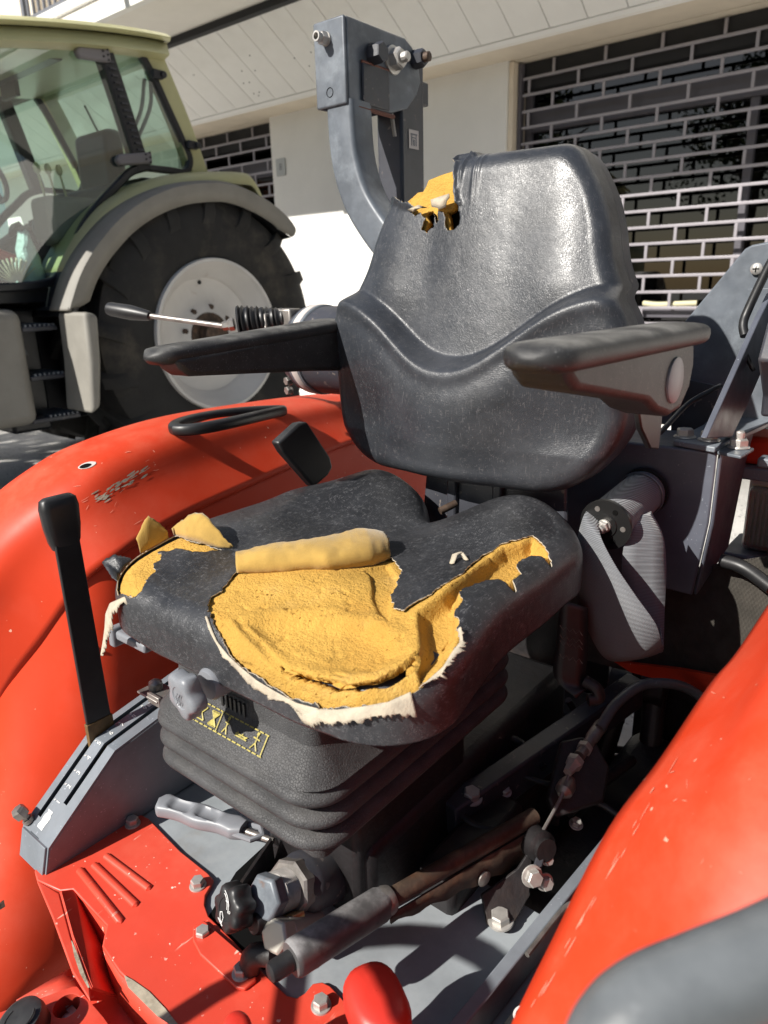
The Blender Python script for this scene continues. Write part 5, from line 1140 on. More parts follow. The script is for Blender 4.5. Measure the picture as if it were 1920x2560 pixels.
robj('valve_bracket', MB().prism([at(680, 2098, z=.575), at(592, 2228, z=.560), at(585, 2262, z=.50), at(690, 2170, z=.50)], .004), DARKM)
vax = ax; ax = Vector((.12, .90, .38)).normalized()
so_ = Vector(at(570, 2272, z=.600)); sk = star('flow_knob', tuple(so_ - ax * .026), tuple(ax), .0275, .030, BLACKP, 7, .10, label='black star knob with a white arrow symbol')
robj('knob_stem', MB().tube([so_ - ax * .02, so_ - ax * .12], .007, 10), DARKM)
u_ = Vector((0, 0, 1)); r_ = u_.cross(ax).normalized(); 
def kp(a, b): return so_ + ax * .0050 + r_ * a * 1.15 + (u_ - ax * u_.dot(ax)).normalized() * b * 1.15
sy = MB(); 
def arc(c, R, a0, a1, n=14): return [kp(c[0] + R * math.cos(rad(a0 + (a1 - a0) * k / n)), c[1] + R * math.sin(rad(a0 + (a1 - a0) * k / n))) for k in range(n + 1)]
sy.tube(arc((-.012, .000), .018, 0, 75), .0006, 5).tube(arc((-.012, .0), .0155, 8, 70), .0006, 5).tube(arc((.001, .006), .004, 0, 130), .0006, 5).tube([kp(-.006, -.006), kp(-.003, -.013), kp(.001, -.014), kp(.001, -.008), kp(-.003, -.004), kp(-.006, -.006)], .0006, 5).tube([kp(-.007, -.013), kp(.003, -.0165)], .0006, 5).tube(arc((.0085, .002), .0012, 0, 360), .0004, 5)
obj('knob_symbol', sy, WHITEP, sk)

# ------------------------------------------------------------------ handbrake
tip, gr, ge, pv = Vector(at(672, 2440, z=.625)), Vector(at(735, 2396, z=.622)), Vector(at(960, 2255, z=.615)), Vector(at(1335, 2040, z=.605))
robj('brake_tube', MB().tube([ge - (ge - gr) * .05, ge.lerp(pv, .6), pv], .0118, 16), RUST, ang=60, label='rusty handbrake lever tube')
rows = []
d = (ge - gr).normalized(); sd_ = Vector((-d.y, d.x, 0)).normalized(); ud_ = d.cross(sd_)
if ud_.z < 0: ud_ = -ud_
for t, w_ in ((-.03, .004), (-.028, .0170), (0, .0188), (.02, .0190), (.5, .0188), (.95, .0186), (.985, .0170), (1.0, .0165), (1.001, .002)):
    c = gr.lerp(ge, t); rows.append([c + sd_ * math.copysign(abs(math.cos(a)) ** .72, math.cos(a)) * w_ + ud_ * math.copysign(abs(math.sin(a)) ** .72, math.sin(a)) * w_ for a in [2 * math.pi * k / 24 + .4 for k in range(24)]])
gg = robj('brake_grip', MB().sheet(rows, close=True), mat('worn_grip', (.085, .082, .082), .45, var=.25, vscale=30, bump=[('n', 200, .15, .001)], dust=((.42, .41, .41), 1.0), stains=[((.03, .03, .03), 40, .6, .7, .8)]), ang=50, label='worn octagonal handbrake grip')
obj('grip_seam', MB().tube([gr.lerp(ge, .02) + sd_ * -.0135 + ud_ * .0135 * .9, gr.lerp(ge, .97) + sd_ * -.0135 + ud_ * .0135 * .9], .0007, 5), BLACKP, gg)
obj('grip_collar', MB().lathe(ge, d, [(-.004, .0175), (.004, .0180), (.010, .0160), (.0105, .0128)], 24), STEELD, gg)
robj('release_button', MB().lathe(gr - d * .004, -d, [(0, .0115), (.020, .0115), (.026, .010), (.028, .006), (.028, .001)], 24), BLACKP, ang=40)
chn = []                                      # channel plate with a wavy lower edge
P0, P1 = ge + Vector((0, 0, -.010)), pv + Vector((0, 0, -.008)); k = 24
topE = [P0.lerp(P1, i / k) - sd_ * .0130 for i in range(k + 1)]; lowE = [P0.lerp(P1, i / k) - sd_ * .0130 + Vector((0, 0, -.014 - .030 * min(1, i / k * 1.3) + .003 * math.sin(i * 1.35))) for i in range(k + 1)]
robj('brake_channel', MB().sheet([topE, lowE]), RUST, solid=.003, ang=30, label='wavy edged steel channel of the handbrake')
RV = bpy.data.meshes.new('rivet'); rb = MB().lathe((0, 0, -.002), (0, 0, 1), [(0, .011), (.003, .011), (.0055, .007), (.006, .001)], 20); RV.from_pydata(rb.v, [], rb.f); RV.materials.append(STEELD); RV.polygons.foreach_set('use_smooth', [True] * len(RV.polygons)); RV.set_sharp_from_angle(angle=rad(40))
for t, dz in ((.58, -.030), (.90, -.022)): rinst('rivet', RV, tuple(P0.lerp(P1, t) - sd_ * .0150 + Vector((0, 0, dz))), tuple(-sd_))
robj('brake_bracket', MB().prism([at(1200, 2235, z=.53), at(1290, 2170, z=.56), at(1330, 2110, z=.58), at(1320, 2240, z=.52), at(1270, 2330, z=.503), at(1215, 2310, z=.503)], .006), DARKM, bevel=.002)
rinst('pivot_bolt', bolt_mesh('pivot_bolt_mesh', STEEL, .0115, .012, .0175), at(1252, 2302, z=.512), (.05, .1, 1), .3)
for (u, v, z, s_) in ((1362, 2205, .56, 1.0), (1330, 2190, .575, 1.25), (1368, 2148, .57, .75)): rinst('linkage_bolt', bpy.data.meshes['pivot_bolt_mesh'], at(u, v, z=z), (-.75, .5, .3), .2, s_ * .7)
robj('linkage_lever', MB().prism([at(1322, 2200, z=.57), at(1350, 2190, z=.57), at(1372, 2110, z=.59), at(1352, 2105, z=.59)], .006), GREYD, bevel=.002)
# left-hand guide rail with spring clip and white print
r0, r1 = Vector(at(1405, 2215, z=.555)), Vector(at(1085, 2600, z=.555)); rd = (r1 - r0).normalized(); rsd = Vector((-rd.y, rd.x, 0))
if rsd.x > 0: rsd = -rsd
robj('guide_rail', MB().prism([r0 - rd * .25, r1 + rd * .05, r1 + rd * .05 + rsd * .016, r0 - rd * .25 + rsd * .016], .05), GREY, bevel=.002, label='grey guide rail beside the near mudguard')
robj('guide_rail', MB().prism([r0 + rsd * .045 + rd * .07, r1 + rsd * .045 + rd * .05, r1 + rsd * .085 + rd * .05, r0 + rsd * .085 + rd * .07], .05), BLACKP, bevel=.002, label='black lettered rail edge beside the near mudguard')
robj('rail_hook', MB().tube(crom([r0 + rsd * .020 + rd * .12, r0 + rsd * .020 + rd * .03, r0 + rsd * .030 + rd * .018, r0 + rsd * .040 + rd * .03, r0 + rsd * .040 + rd * .06], 5), .0035, 8), STEELD)
Mw = Matrix(((rsd.x, -rd.x, 0, 0), (rsd.y, -rd.y, 0, 0), (0, 0, 1, 0), (0, 0, 0, 1)))
for s_, f in (('W', .245), ('C', .19)):
    p = r0 + rsd * .058 + rd * f + Vector((0, 0, .0006)); M_ = Matrix(((rd.x, -rsd.x * -1, 0, p.x), (rd.y, rsd.y, 0, p.y), (0, 0, 1, p.z), (0, 0, 0, 1)))
    o = text('lettering', s_, .030, RT, RINV @ (Matrix.Translation(p) @ Matrix.Rotation(math.atan2(-rd.y, -rd.x) + rad(0), 4, 'Z')), WHITEP, .0002)
# red plastic lever knobs in front
def knob(c, R, m, name, label, sq=.75):
    rows = []
    for h_, s_ in ((-.07, .62), (-.03, .72), (0, .86), (.02, 1.0), (.036, 1.0), (.046, .90), (.051, .7), (.0525, .35), (.0527, .01)):
        rows.append([Vector(c) + Vector((R * s_ * math.copysign(abs(math.cos(a)) ** sq, math.cos(a)) * 1.0, R * s_ * math.copysign(abs(math.sin(a)) ** sq, math.sin(a)) * .72 , h_)) for a in [2 * math.pi * k / 28 for k in range(28)]])
    rot = Matrix.Rotation(rad(-28), 3, 'Z'); rows = [[Vector(c) + rot @ (p - Vector(c)) for p in r] for r in rows]
    return robj(name, MB().sheet(rows, close=True), m, ang=60, label=label)
c1 = at(955, 2500, z=.60); knob((c1[0] - .003, c1[1] + .012, .575), .044, REDK, 'shift_knob', 'large red plastic lever knob in the front')
c2 = at(632, 2545, z=.60); knob((c2[0], c2[1] + .02, .560), .0225, REDK, 'shift_knob', 'small rounded red lever knob beside a decal', 1)
robj('floor_decal', MB().prism([at(572, 2565, z=.5085), at(592, 2536, z=.5085), at(604, 2540, z=.5085), at(585, 2580, z=.5085)], .0008), BLACKP)

# ------------------------------------------------------------------ roll bar: fixed bent tube, hinge bracket, folding post
xr, yr = .45, -.30
tp = crom([(.452, yr, 1.66), (.449, yr, 1.59), (.440, yr, 1.54), (.420, yr, 1.49), (.388, yr, 1.445), (.345, yr, 1.40), (.29, yr, 1.36), (.21, yr, 1.33), (.10, yr, 1.318), (-.05, yr, 1.315)], 6)
rows = []
for i, p in enumerate(tp):
    t = (tp[min(i + 1, len(tp) - 1)] - tp[max(0, i - 1)]).normalized(); nn = Vector((-t.z, 0, t.x))
    if nn.x > 0: nn = -nn
    w2, r2 = .033, .010
    sec = []
    for qx, qy, a0 in ((1, 1, 0), (-1, 1, 90), (-1, -1, 180), (1, -1, 270)):
        for k in range(4):
            a = rad(a0 + 30 * k); sec.append(p + nn * (qx * (w2 - r2) + r2 * math.cos(a)) + Vector((0, qy * (w2 - r2) + r2 * math.sin(a), 0)))
    rows.append(sec)
robj('roll_bar', MB().sheet(rows, close=True), GALV, ang=50, label='bent square roll bar tube behind the seat')
bk = MB(); yF_, yB_, z0, z1 = -.262, -.495, 1.652, 1.795; xa, xb = .425, .502
yG = yF_ - .0072
for xs_, th_ in ((xa, .007), (xb - .007, .007)):
    P_ = [(xs_, yG, z0), (xs_, yG, z1), (xs_, yB_ + .05, z1), (xs_, yB_ + .025, z1 - .012), (xs_, yB_ + .006, z1 - .035), (xs_, yB_ - .002, z1 - .07), (xs_, yB_ + .01, z0 + .05), (xs_, yB_ + .045, z0 + .018), (xs_, yB_ + .10, z0 + .002)]
    bk.add(P_ + [(x_ + th_, y_, z_) for x_, y_, z_ in P_], [tuple(range(9)), tuple(range(17, 8, -1))] + [(q, (q + 1) % 9, (q + 1) % 9 + 9, q + 9) for q in range(9)])
bk.box((xa, yG, z0), (xb, yF_, z1)); bk.box((xa + .0072, yB_ + .055, z1 - .007), (xb - .0072, yG - .0002, z1))
robj('hinge_bracket', bk, GALV, bevel=.006, seg=3, label='square hinge bracket at the top of the roll bar')
robj('bracket_pad', MB().box((xa - .006, -.385, z0 + .004), (xa - .001, -.305, z0 + .075)), GREYD, bevel=.004)
robj('bracket_weld', MB().tube([(xa - .004, -.305, z0 + .076), (xa - .004, -.385, z0 + .074)], .0028, 6), mat('weld_rust', (.16, .06, .04), .7))
robj('bracket_weld', MB().tube([(xa - .003, -.29, z0 - .002), (xa - .003, -.40, z0 - .004)], .004, 6), MATS['weld_rust'])
post = robj('folding_post', MB().box((.430, -.515, .98), (.496, -.435, 1.775)), GREYD, bevel=.006, label='straight dark post of the folded roll bar')
stk = at(1034, 349, x=.429)
sk_ = robj('warning_sticker', MB().box((.4282, stk[1] - .017, stk[2] - .018), (.4292, stk[1] + .017, stk[2] + .018)), LABELW, bevel=.0004, label='small pale sticker with a square emblem on the post')
eb = MB(); 
for (y0, y1, z0_, z1_) in ((-.011, .011, .008, .011), (-.009, -.006, -.012, .008), (.006, .009, -.012, .008), (-.006, .006, .002, .004), (-.003, .003, -.012, .000)): eb.box((.4277, stk[1] + y0, stk[2] + z0_), (.4281, stk[1] + y1, stk[2] + z1_))
obj('sticker_emblem', eb, RAILM, sk_)
HB = bolt_mesh('bracket_bolt_mesh', STEEL, .0135, .016, .021, shank=.0075); HD = bolt_mesh('bracket_bolt_dark_mesh', GREYD, .0165, .026, .018)
p = at(930, 137, x=xa - .001); rinst('bracket_nut', HD, (xa - .001, p[1], p[2]), (-1, 0, 0), .2, label='dark open nut on the hinge bracket')
robj('nut_bore', MB().lathe((xa - .0275, p[1], p[2]), (-1, 0, 0), [(0, .010), (.0006, .010), (.0007, .001)], 20), BLACK)
p = at(983, 150, x=xa - .001); rinst('bracket_bolt', HB, (xa - .001, p[1], p[2]), (-1, 0, 0), .5, 1.25, label='bright zinc bolt on the hinge bracket')
p = at(1036, 150, x=xa - .001); rinst('bracket_nut', HD, (xa - .001, p[1], p[2]), (-1, 0, 0), .4, .9)
robj('pin_end', MB().lathe((xa - .02, p[1], p[2]), (-1, 0, 0), [(0, .009), (.018, .009), (.020, .006)], 16), RUST)
p = at(815, 98, y=yF_ + .001); rinst('front_nut', bolt_mesh('front_nut_mesh', STEEL, .010, .014, .012), (p[0], yF_ + .001, p[2]), (0, 1, 0), .2)
robj('nut_tube', MB().lathe((p[0], yF_ + .01, p[2]), (0, 1, 0), [(0, .0085), (.018, .0085), (.018, .0058), (.002, .0058)], 18, caps=False), STEEL, ang=30)
p2 = at(824, 231, y=yF_ + .001); robj('front_hole', MB().lathe((p2[0], yF_ - .002, p2[2]), (0, 1, 0), [(0, .001), (0, .0085), (.0028, .0085), (.0028, .0075), (.0004, .0075)], 18, caps=False), BLACK)
robj('hinge_tab', MB().box((.44, -.545, 1.69), (.48, -.516, 1.735)), GREYD, bevel=.003)
robj('latch_pin', MB().tube([(.428, -.40, 1.655), (.428, -.41, 1.615)], .004, 8), STEELD)

# ------------------------------------------------------------------ hydraulic cylinder and side lever behind the far armrest
CYL = Vector((.47, -.24, 1.203))
robj('side_cylinder', MB().lathe(CYL, (1, 0, 0), [(-.36, .088), (.055, .088), (.058, .082), (.075, .078), (.10, .06), (.115, .03), (.118, .001)], 40), GREYD, ang=40, label='dark hydraulic cylinder behind the far armrest')
robj('cylinder_band', MB().lathe(CYL, (1, 0, 0), [(.012, .0885), (.014, .091), (.044, .091), (.046, .0885)], 40, caps=False), GALV, ang=40, label='pale steel band around the cylinder')
robj('band_label', MB().lathe(CYL, (1, 0, 0), [(.020, .0912), (.0205, .0916), (.037, .0916), (.0375, .0912)], 40, caps=False), LABELW, ang=40)
robj('band_clamp', MB().box((.525, -.215, CYL.z + .035), (.585, -.18, CYL.z + .085)).box((.565, -.20, CYL.z + .045), (.573, -.150, CYL.z + .078)), STEELD, bevel=.004)
L0, L1, L2, L3 = Vector(at(272, 772, y=-.02)), Vector(at(375, 790, y=-.05)), Vector(at(560, 815, y=-.11)), Vector(at(596, 808, y=-.13))
robj('lever_grip', MB().lathe(L0, L1 - L0, [(0, .004), (.001, .0135), (.008, .0150), (.06, .0160), ((L1 - L0).length * .92, .0115), ((L1 - L0).length, .0095)], 20), BLACKP, ang=40, label='black grip of the horizontal side lever')
robj('lever_rod', MB().tube([L1 - (L1 - L0) * .1, L2], .0055, 12), STEELD)
robj('lever_nut', MB().lathe(L2 - (L3 - L2) * .1, L3 - L2, [(0, .009), (.012, .010), (.014, .0125), (.024, .0125), (.026, .009)], 6), STEELD, ang=25)
bo = []
for i in range(26):
    t = i / 25; bo.append((t * .095, (.034 - .014 * t) * (1 + .10 * math.sin(i * math.pi * .5 * 1.55)) if i else .033))
robj('lever_boot', MB().lathe(L3, (Vector(at(720, 795, y=-.20)) - L3), [(-.002, .012), (0, .031)] + bo, 28), BLACKP, ang=60, label='ribbed black rubber lever boot')
CBM = bolt_mesh('clamp_bolt_mesh', STEELD, .008, .010, .010)
for z_ in (1.142, 1.122): rinst('clamp_bolt', CBM, (.552, -.195, z_), (.2, 1, -.1), .3)

# ------------------------------------------------------------------ grey frame box, brace and plate at the right
Yb = -.25
bx = [at(1560, 1098, y=Yb), at(1795, 1130, y=Yb), at(1818, 1258, y=Yb), at(1790, 1500, y=Yb), at(1668, 1474, y=Yb), at(1560, 1460, y=Yb)]
xl, xr_ = bx[1][0], .12
zt_, zb_ = bx[1][2], bx[3][2]
robj('frame_box', MB().prism([(xr_, Yb, zt_), (xl, Yb, zt_), (xl, Yb, zt_ - .11), (xl + .012, Yb, zb_), (xr_, Yb, zb_ + .01)], .006).prism([(xl, Yb, zt_), (xl, Yb - .19, zt_), (xl + .01, Yb - .20, zt_ - .06), (xl + .012, Yb - .17, zb_ + .03), (xl + .012, Yb, zb_), (xl, Yb, zt_ - .11)], .006).prism([(xr_, Yb, zt_), (xr_, Yb - .13, zt_), (xl, Yb - .13, zt_), (xl, Yb, zt_)], .006), FRAMEG, bevel=.004, label='folded grey frame box behind the seat belt reel')
robj('base_plate', MB().prism([at(1683, 1100, z=zt_ + .010), at(1788, 1118, z=zt_ + .010), at(1930, 1052, z=zt_ + .010), at(1960, 1010, z=zt_ + .010), at(1800, 1010, z=zt_ + .010), at(1760, 1060, z=zt_ + .010)], .009), GREY, bevel=.002)
for u, v in ((1712, 1092), (1772, 1100)): rinst('frame_bolt', bpy.data.meshes['pivot_bolt_mesh'], at(u, v, z=zt_ + .0105), (0, 0, 1), .3, .95)
fb = at(1846, 1114, z=zt_ + .010)
robj('corner_plate', MB().prism([at(1793, 1128, z=zt_ + .004), at(1853, 1140, z=zt_ + .004), at(1886, 1120, z=zt_ + .004), at(1830, 1105, z=zt_ + .004)], .005), GALV, bevel=.0015)
rinst('corner_bolt', bolt_mesh('corner_bolt_mesh', STEEL, .0115, .011, .016, shank=.007), at(1846, 1118, z=zt_ + .005), (0, 0, 1), .1)
yp = -.50
robj('rear_plate', MB().prism([at(1985, 592, y=yp), at(1880, 612, y=yp), at(1862, 622, y=yp), at(1690, 830, y=yp), at(1640, 960, y=yp), at(1640, 1060, y=yp), at(1800, 1075, y=yp), at(2100, 1030, y=yp), at(2100, 592, y=yp)], .008), GALV, bevel=.003, label='tall weathered grey steel plate at the right')
robj('plate_patch', MB().prism([at(1868, 722, y=yp + .001), at(1990, 718, y=yp + .001), at(1990, 800, y=yp + .001), at(1864, 830, y=yp + .001)], -.003), GALV, bevel=.001)
scw = at(1893, 672, y=yp); so2 = robj('plate_screw', MB().lathe((scw[0], yp, scw[2]), (0, 1, 0), [(0, .009), (.006, .0095), (.009, .006), (.0095, .001)], 20), STEEL)
obj('screw_cross', MB().box((scw[0] - .005, yp + .009, scw[2] - .0008), (scw[0] + .005, yp + .0102, scw[2] + .0008)).box((scw[0] - .0008, yp + .009, scw[2] - .005), (scw[0] + .0008, yp + .0102, scw[2] + .005)), BLACK, so2)
br = [at(1750, 1094, x=-.285), at(1815, 1091, x=-.285), at(1852, 1015, x=-.285), at(1950, 790, x=-.285), at(1990, 640, x=-.285), at(1930, 705, x=-.285), at(1882, 800, x=-.285)]
robj('diagonal_brace', MB().prism(br, -.009), FRAMEG, bevel=.0015, label='diagonal grey steel brace')
robj('side_post', MB().prism([at(1900, 1040, x=-.34), at(1905, 990, x=-.34), at(1893, 900, x=-.34), at(1925, 780, x=-.34), at(2000, 700, x=-.34), at(2000, 1040, x=-.34)], .04), GREYD, bevel=.004)
rcable('wiring_cable', [at(1640, 1088, y=-.235), at(1660, 1072, y=-.26), at(1720, 1010, y=-.33), at(1780, 975, y=-.36), at(1800, 965, y=-.38)], .0042, BLACKP, label='black cable behind the recliner cover')
rcable('wiring_cable', [at(1862, 840, y=-.40), at(1858, 810, y=-.41), at(1872, 770, y=-.42), at(1925, 660, y=-.43), at(1960, 610, y=-.43)], .007, BLACKP)
rcable('wiring_cable', [at(1865, 885, y=-.35), at(1878, 915, y=-.35), at(1884, 925, y=-.355)], .0035, BLACKP)
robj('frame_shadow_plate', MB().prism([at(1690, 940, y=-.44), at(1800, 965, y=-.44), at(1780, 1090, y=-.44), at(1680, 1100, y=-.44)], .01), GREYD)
robj('flat_lug', MB().box((-.60, -.36, zt_ - .035), (-.33, -.33, zt_ - .020)), GALV, bevel=.003)
# lamp behind the frame box at the picture's right edge
yl = -.50
xL, xR = at(1866, 1310, y=yl)[0], at(2010, 1310, y=yl)[0]; zT, zB = at(1895, 1212, y=yl)[2], at(1895, 1365, y=yl)[2]
lw = robj('rear_lamp', MB().box((xR, yl - .09, zB - .012), (xL + .006, yl - .004, zT + .012)), mat('lamp_housing', (.62, .62, .60), .4), bevel=.008, seg=3, label='pale rear lamp with a ribbed clear lens')
obj('lamp_reflector', MB().box((xR + .004, yl - .0035, zB), (xL, yl - .001, zT)), MIRRORM, lw)
obj('lamp_lens', MB().box((xR + .004, yl + .001, zB), (xL, yl + .02, zT)), LENS, lw, bevel=.010, seg=3)
for k in range(14): obj('lens_rib', MB().box((xL - .012 - k * .008, yl + .0195, zB + .008), (xL - .008 - k * .008, yl + .0225, zT - .008)), LENS, lw)
robj('rear_panel', MB().box((xR, yl - .09, zT + .035), (xL + .05, yl + .005, zT + .085)), RED, bevel=.01)
robj('lamp_shelf', MB().box((xR, yl - .1, zT + .0125), (xL + .03, yl + .025, zT + .034)), GREY, bevel=.003)
robj('lamp_bracket', MB().box((xR, yl - .1, zB - .055), (xL + .03, yl + .03, zB - .0125)), GALV, bevel=.005)
robj('ground_mask_plate', MB().box((-.50, -.50, .08), (-.13, -.48, .80)), DARKM, bevel=.004)  # dark plates added to block the view of bright ground
robj('ground_mask_plate', MB().box((-.07, -.50, .08), (.62, -.48, .80)), DARKM, bevel=.004)
# inner liner: woven rubber mat behind the belt, red strip under it
robj('rubber_liner', MB().prism([at(1400, 1470, y=-.33), at(1980, 1380, y=-.33), at(1980, 1750, y=-.33), at(1560, 1672, y=-.33), at(1440, 1640, y=-.33)], .006), MATTING, label='woven rubber liner flap below the frame box')
robj('liner_strip', MB().prism([at(1540, 1650, y=-.31), at(1700, 1668, y=-.31), at(1990, 1720, y=-.31), at(1990, 1790, y=-.31), at(1690, 1705, y=-.31), at(1580, 1676, y=-.31)], .008), RED)
rcable('corrugated_hose', [at(1800, 1400, y=-.30), at(1860, 1420, y=-.30), at(1930, 1470, y=-.28)], .011, BLACKP)

# ------------------------------------------------------------------ seat belt: reel and looped strap
ra, rb_ = Vector(at(1514, 1312, y=-.085)), Vector(at(1612, 1226, y=-.235)); rx = (rb_ - ra).normalized(); rL = (rb_ - ra).length
robj('belt_roll', MB().lathe(ra, rx, [(.006, .0335), (rL - .006, .0335)], 40), BELT, ang=40, label='rolled grey seat belt on its spool')
for s_, d in ((0, -1), (rL, 1)):
    fl2 = robj('reel_flange', MB().lathe(ra + rx * s_, rx * d, [(-.006, .037), (0, .038), (.0015, .0375), (.002, .018), (.004, .017), (.0042, .001)], 36), PLATEB, ang=30)
    for k in range(6):
        a = k * 1.05 + .3; u2 = rx.orthogonal().normalized(); v2 = rx.cross(u2); obj('flange_slot', MB().lathe(ra + rx * (s_ + d * .0016) + (u2 * math.cos(a) + v2 * math.sin(a)) * .026, rx * d, [(0, .0042), (.0009, .004), (.001, .0008)], 10), STEELD if k % 2 else BLACK, fl2)
rinst('reel_bolt', bolt_mesh('reel_bolt_mesh', STEEL, .008, .008, .010, shank=.006), tuple(ra - rx * .004), tuple(-rx), .1)
robj('reel_band', MB().lathe(ra, rx, [(rL - .022, .035), (rL - .021, .0365), (rL - .016, .0365), (rL - .015, .035)], 36, caps=False), GALV)
def strap(name, C, W, m, parent=None, thick=.0014, label=None, n=7):
    P = crom(C, n); D = crom(W, n); rows = []
    for p, d in zip(P, D): rows.append([p - d * .5, p - d * .17, p + d * .17, p + d * .5])
    return robj(name, MB().sheet(rows), m, ang=60, solid=thick, label=label)
def two(a, b): return (Vector(a) + Vector(b)) / 2, Vector(b) - Vector(a)
S = [two(at(1478, 1262, y=-.11), at(1508, 1290, y=-.11)), two(at(1455, 1300, y=-.06), at(1500, 1335, y=-.045)), two(at(1436, 1395, y=-.045), at(1535, 1410, y=-.018)), two(at(1444, 1500, y=-.048), at(1588, 1490, y=-.012)), two(at(1476, 1590, y=-.052), at(1638, 1560, y=-.022)), two(at(1520, 1650, y=-.062), at(1654, 1608, y=-.045)), two(at(1600, 1648, y=-.072), at(1658, 1612, y=-.07)), two(at(1658, 1630, y=-.092), at(1652, 1570, y=-.098))]
strap('belt_strap', [a for a, _ in S], [b for _, b in S], BELT, label='sunlit twisted loop of grey seat belt webbing')
S = [two(at(1659, 1625, y=-.095), at(1620, 1570, y=-.10)), two(at(1662, 1520, y=-.112), at(1562, 1470, y=-.095)), two(at(1666, 1420, y=-.122), at(1556, 1400, y=-.085)), two(at(1658, 1340, y=-.13), at(1566, 1330, y=-.095)), two(at(1628, 1278, y=-.15), at(1560, 1308, y=-.10))]
strap('belt_strap', [a for a, _ in S], [b for _, b in S], BELT, label='shaded rising half of the seat belt loop')
S = [two(at(1400, 1500, y=.0), at(1470, 1520, y=-.02)), two(at(1392, 1600, y=.0), at(1470, 1620, y=-.02)), two(at(1385, 1690, y=.0), at(1462, 1712, y=-.02)), two(at(1440, 1745, y=0), at(1470, 1720, y=-.02))]
lb_ = strap('belt_anchor_strap', [a for a, _ in S], [b for _, b in S], BLACKP, label='dark belt anchor strap with zigzag stitching')
st_ = MB()
for row, (va, vb) in enumerate(((1568, 1584), (1592, 1606), (1606, 1620), (1640, 1654))):
    pts = [Vector(at(1400 + 8 * k, va + (vb - va) * k / 7 + (5 if k % 2 else -5), y=.006 - .0025 * k)) for k in range(8)]; st_.tube(pts, .0006, 4)
obj('stitching', st_, STEELD, lb_)
robj('anchor_loop', MB().tube(crom([at(1462, 1702, y=-.02), at(1490, 1720, y=-.02), at(1496, 1745, y=-.02), at(1470, 1750, y=-.01)], 5), .009, 10), DARKM)

# ------------------------------------------------------------------ dark machinery under and behind the seat
robj('gearbox', MB().box((-.10, -.45, .22), (.16, .30, .49)).box((-.06, -.30, .49), (.14, .30, .62)), DARKM, bevel=.02, seg=3)
robj('gearbox_lug', MB().lathe(at(1090, 1870, z=.62), (0, 0, 1), [(-.06, .05), (0, .045), (.02, .035), (.022, .001)], 20).box((-.14, .02, .49), (-.08, .22, .56)), DARKM, bevel=.01)
rinst('gearbox_bolt', bpy.data.meshes['pivot_bolt_mesh'], at(1178, 1993, z=.58), (-.2, .1, 1), .3, 1.0)
b0, b1 = Vector(at(1120, 2010, z=.585)), Vector(at(1590, 1690, z=.62)); bd = (b1 - b0).normalized(); bs = Vector((-bd.y, bd.x, 0))
robj('frame_beam', MB().prism([b0 - bs * .018, b1 - bs * .018, b1 + bs * .018, b0 + bs * .018], .06), GREYD, bevel=.004)
robj('cable_bracket', MB().prism([at(1395, 1860, z=.63), at(1445, 1850, z=.63), at(1480, 1860, z=.63), at(1515, 1925, z=.60), at(1500, 2010, z=.57), at(1380, 2050, z=.56), at(1362, 2000, z=.58)], .02), DARKM, bevel=.004)
rcable('brake_hose', [at(1500, 1820, z=.66), at(1540, 1760, z=.68), at(1600, 1715, z=.69), at(1660, 1708, z=.69), at(1720, 1722, z=.67), at(1790, 1770, z=.64)], .0085, RUBBERG, label='curved grey cable sleeve behind the near mudguard')
f0, f1 = Vector(at(1505, 1810, z=.655)), Vector(at(1448, 1890, z=.645)); fd = f1 - f0
robj('cable_ferrule', MB().lathe(f0, fd, [(0, .0095), (.004, .0105), (fd.length * .45, .0105), (fd.length * .5, .0085), (fd.length, .0085)], 20), STEELD, ang=30)
robj('adjuster_nut', MB().lathe(f1 - fd * .28, fd, [(0, .012), (.008, .012)], 6), STEEL, ang=25)
robj('adjuster_nut', MB().lathe(f1 + fd * .12, fd, [(0, .013), (.010, .013), (.016, .009), (.03, .007)], 6), STEEL, ang=25)
robj('brake_cable', MB().tube([f1 + fd * .3, at(1400, 2000, z=.615), at(1345, 2100, z=.60)], .0028, 8).lathe(at(1418, 1962, z=.62), (Vector(at(1345, 2100, z=.60)) - Vector(at(1418, 1962, z=.62))), [(-.012, .008), (0, .013), (.014, .013), (.022, .006)], 14), STEELD)
for k, (u, v) in enumerate(((1560, 1710), (1640, 1720))):
    p = Vector(at(u, v, y=-.42)); robj('lift_link', MB().lathe(p - Vector((.02, 0, 0)), (1, .1, 0), [(0, .035), (.045, .035)], 24).tube([p, p + Vector((.02 - .05 * k, .10, -.25))], .022, 10), DARKM, bevel=.004, label='dark lift link with a rounded eye')
for pts, r in (([at(1240, 1780, y=-.4), at(1380, 1850, y=-.42), at(1600, 1880, y=-.44)], .008), ([at(1180, 1800, y=-.35), at(1330, 1905, y=-.40), at(1640, 1890, y=-.44)], .010), ([at(1200, 1860, y=-.35), at(1330, 1760, y=-.42)], .022), ([at(1420, 1750, y=-.2), at(1470, 1830, y=-.25)], .006)): rcable('linkage_rod', pts, r, DARKM)
robj('axle_mask_block', MB().box((-.60, -.42, .22), (-.155, .10, .47)), DARKM, bevel=.03, seg=3)  # dark blocks added to hide sunlit ground between the machinery
robj('axle_mask_block', MB().box((.20, -.42, .22), (.60, .10, .47)), DARKM, bevel=.03, seg=3)
robj('drawbar', MB().box((-.05, -.95, .30), (.09, -.45, .38)), DARKM, bevel=.01)
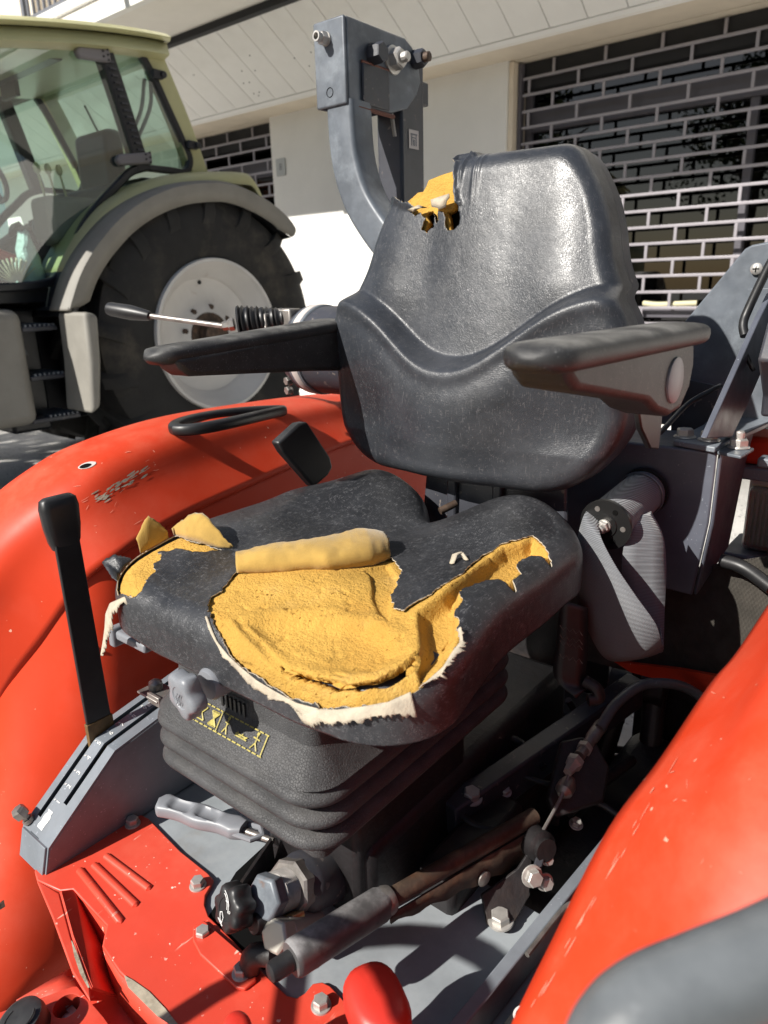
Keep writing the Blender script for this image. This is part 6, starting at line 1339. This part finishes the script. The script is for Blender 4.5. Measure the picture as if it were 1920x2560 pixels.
for pts, r_ in (([at(1120, 1900, z=.60), at(1200, 1850, z=.60), at(1290, 1850, z=.58), at(1360, 1920, z=.57)], .0065), ([at(1150, 1960, z=.57), at(1260, 1930, z=.57), at(1380, 1960, z=.56), at(1450, 1930, z=.55)], .0045), ([at(1090, 1960, z=.58), at(1180, 2060, z=.56), at(1300, 2080, z=.55)], .006), ([at(1420, 2030, z=.55), at(1500, 1960, z=.55), at(1580, 1900, z=.53)], .009), ([at(1340, 1740, y=-.30), at(1420, 1790, y=-.32), at(1560, 1800, y=-.34)], .007)): rcable('hydraulic_hose', pts, r_, DARKM)
robj('hose_clamp', MB().lathe(at(1240, 1850, z=.60), (.9, -.2, .1), [(-.006, .009), (.006, .009)], 14), STEELD)
robj('pivot_boss', MB().lathe(at(1345, 2110, z=.585), (-.8, .4, .2), [(-.02, .022), (.01, .022), (.014, .016), (.02, .016), (.021, .002)], 24), DARKM, ang=30)
for (u, v, z_) in ((1262, 1980, .56), (1420, 1900, .56), (1440, 2060, .54), (1300, 1890, .56)): rinst('frame_bolt', bpy.data.meshes['pivot_bolt_mesh'], at(u, v, z=z_), (-.2, .2, 1), .4, .62)
robj('step_plate', MB().box((-.40, -.20, .36), (-.22, .22, .37)), GREYD, bevel=.003)
rcable('looped_hose', [at(1388, 2060, z=.55), at(1400, 2015, z=.56), at(1440, 1995, z=.565), at(1500, 2010, z=.56), at(1560, 2050, z=.55)], .005, BLACKP)

# ------------------------------------------------------------------ steering wheel and column ahead of the picture: they throw the curved shadows
wc = Vector((.05, 1.16, .99)); wt = Matrix.Rotation(rad(-38), 3, 'X')
ringp = [wc + wt @ Vector((.19 * math.cos(a), .19 * math.sin(a), 0)) for a in [2 * math.pi * k / 36 for k in range(37)]]
swb = MB().tube(ringp, .0145, 12, caps=False)
for a in (rad(90), rad(210), rad(330)): swb.tube([wc + wt @ Vector((0, 0, -.03)), wc + wt @ Vector((.185 * math.cos(a), .185 * math.sin(a), 0))], .011, 8)
swb.lathe(wc + wt @ Vector((0, 0, -.05)), wt @ Vector((0, 0, 1)), [(0, .03), (.03, .05), (.05, .045), (.055, .01)], 20)
robj('steering_wheel', swb, BLACKP, ang=50)
robj('steering_column', MB().tube([wc + wt @ Vector((0, 0, -.04)), (.05, 1.38, .60), (.05, 1.42, .45)], .035, 16).box((-.13, 1.40, .40), (.23, 1.55, .95)), BLACKP, bevel=.02)
robj('front_deck', MB().box((-.38, .802, .485), (.41, 1.5, .498)), DECK)
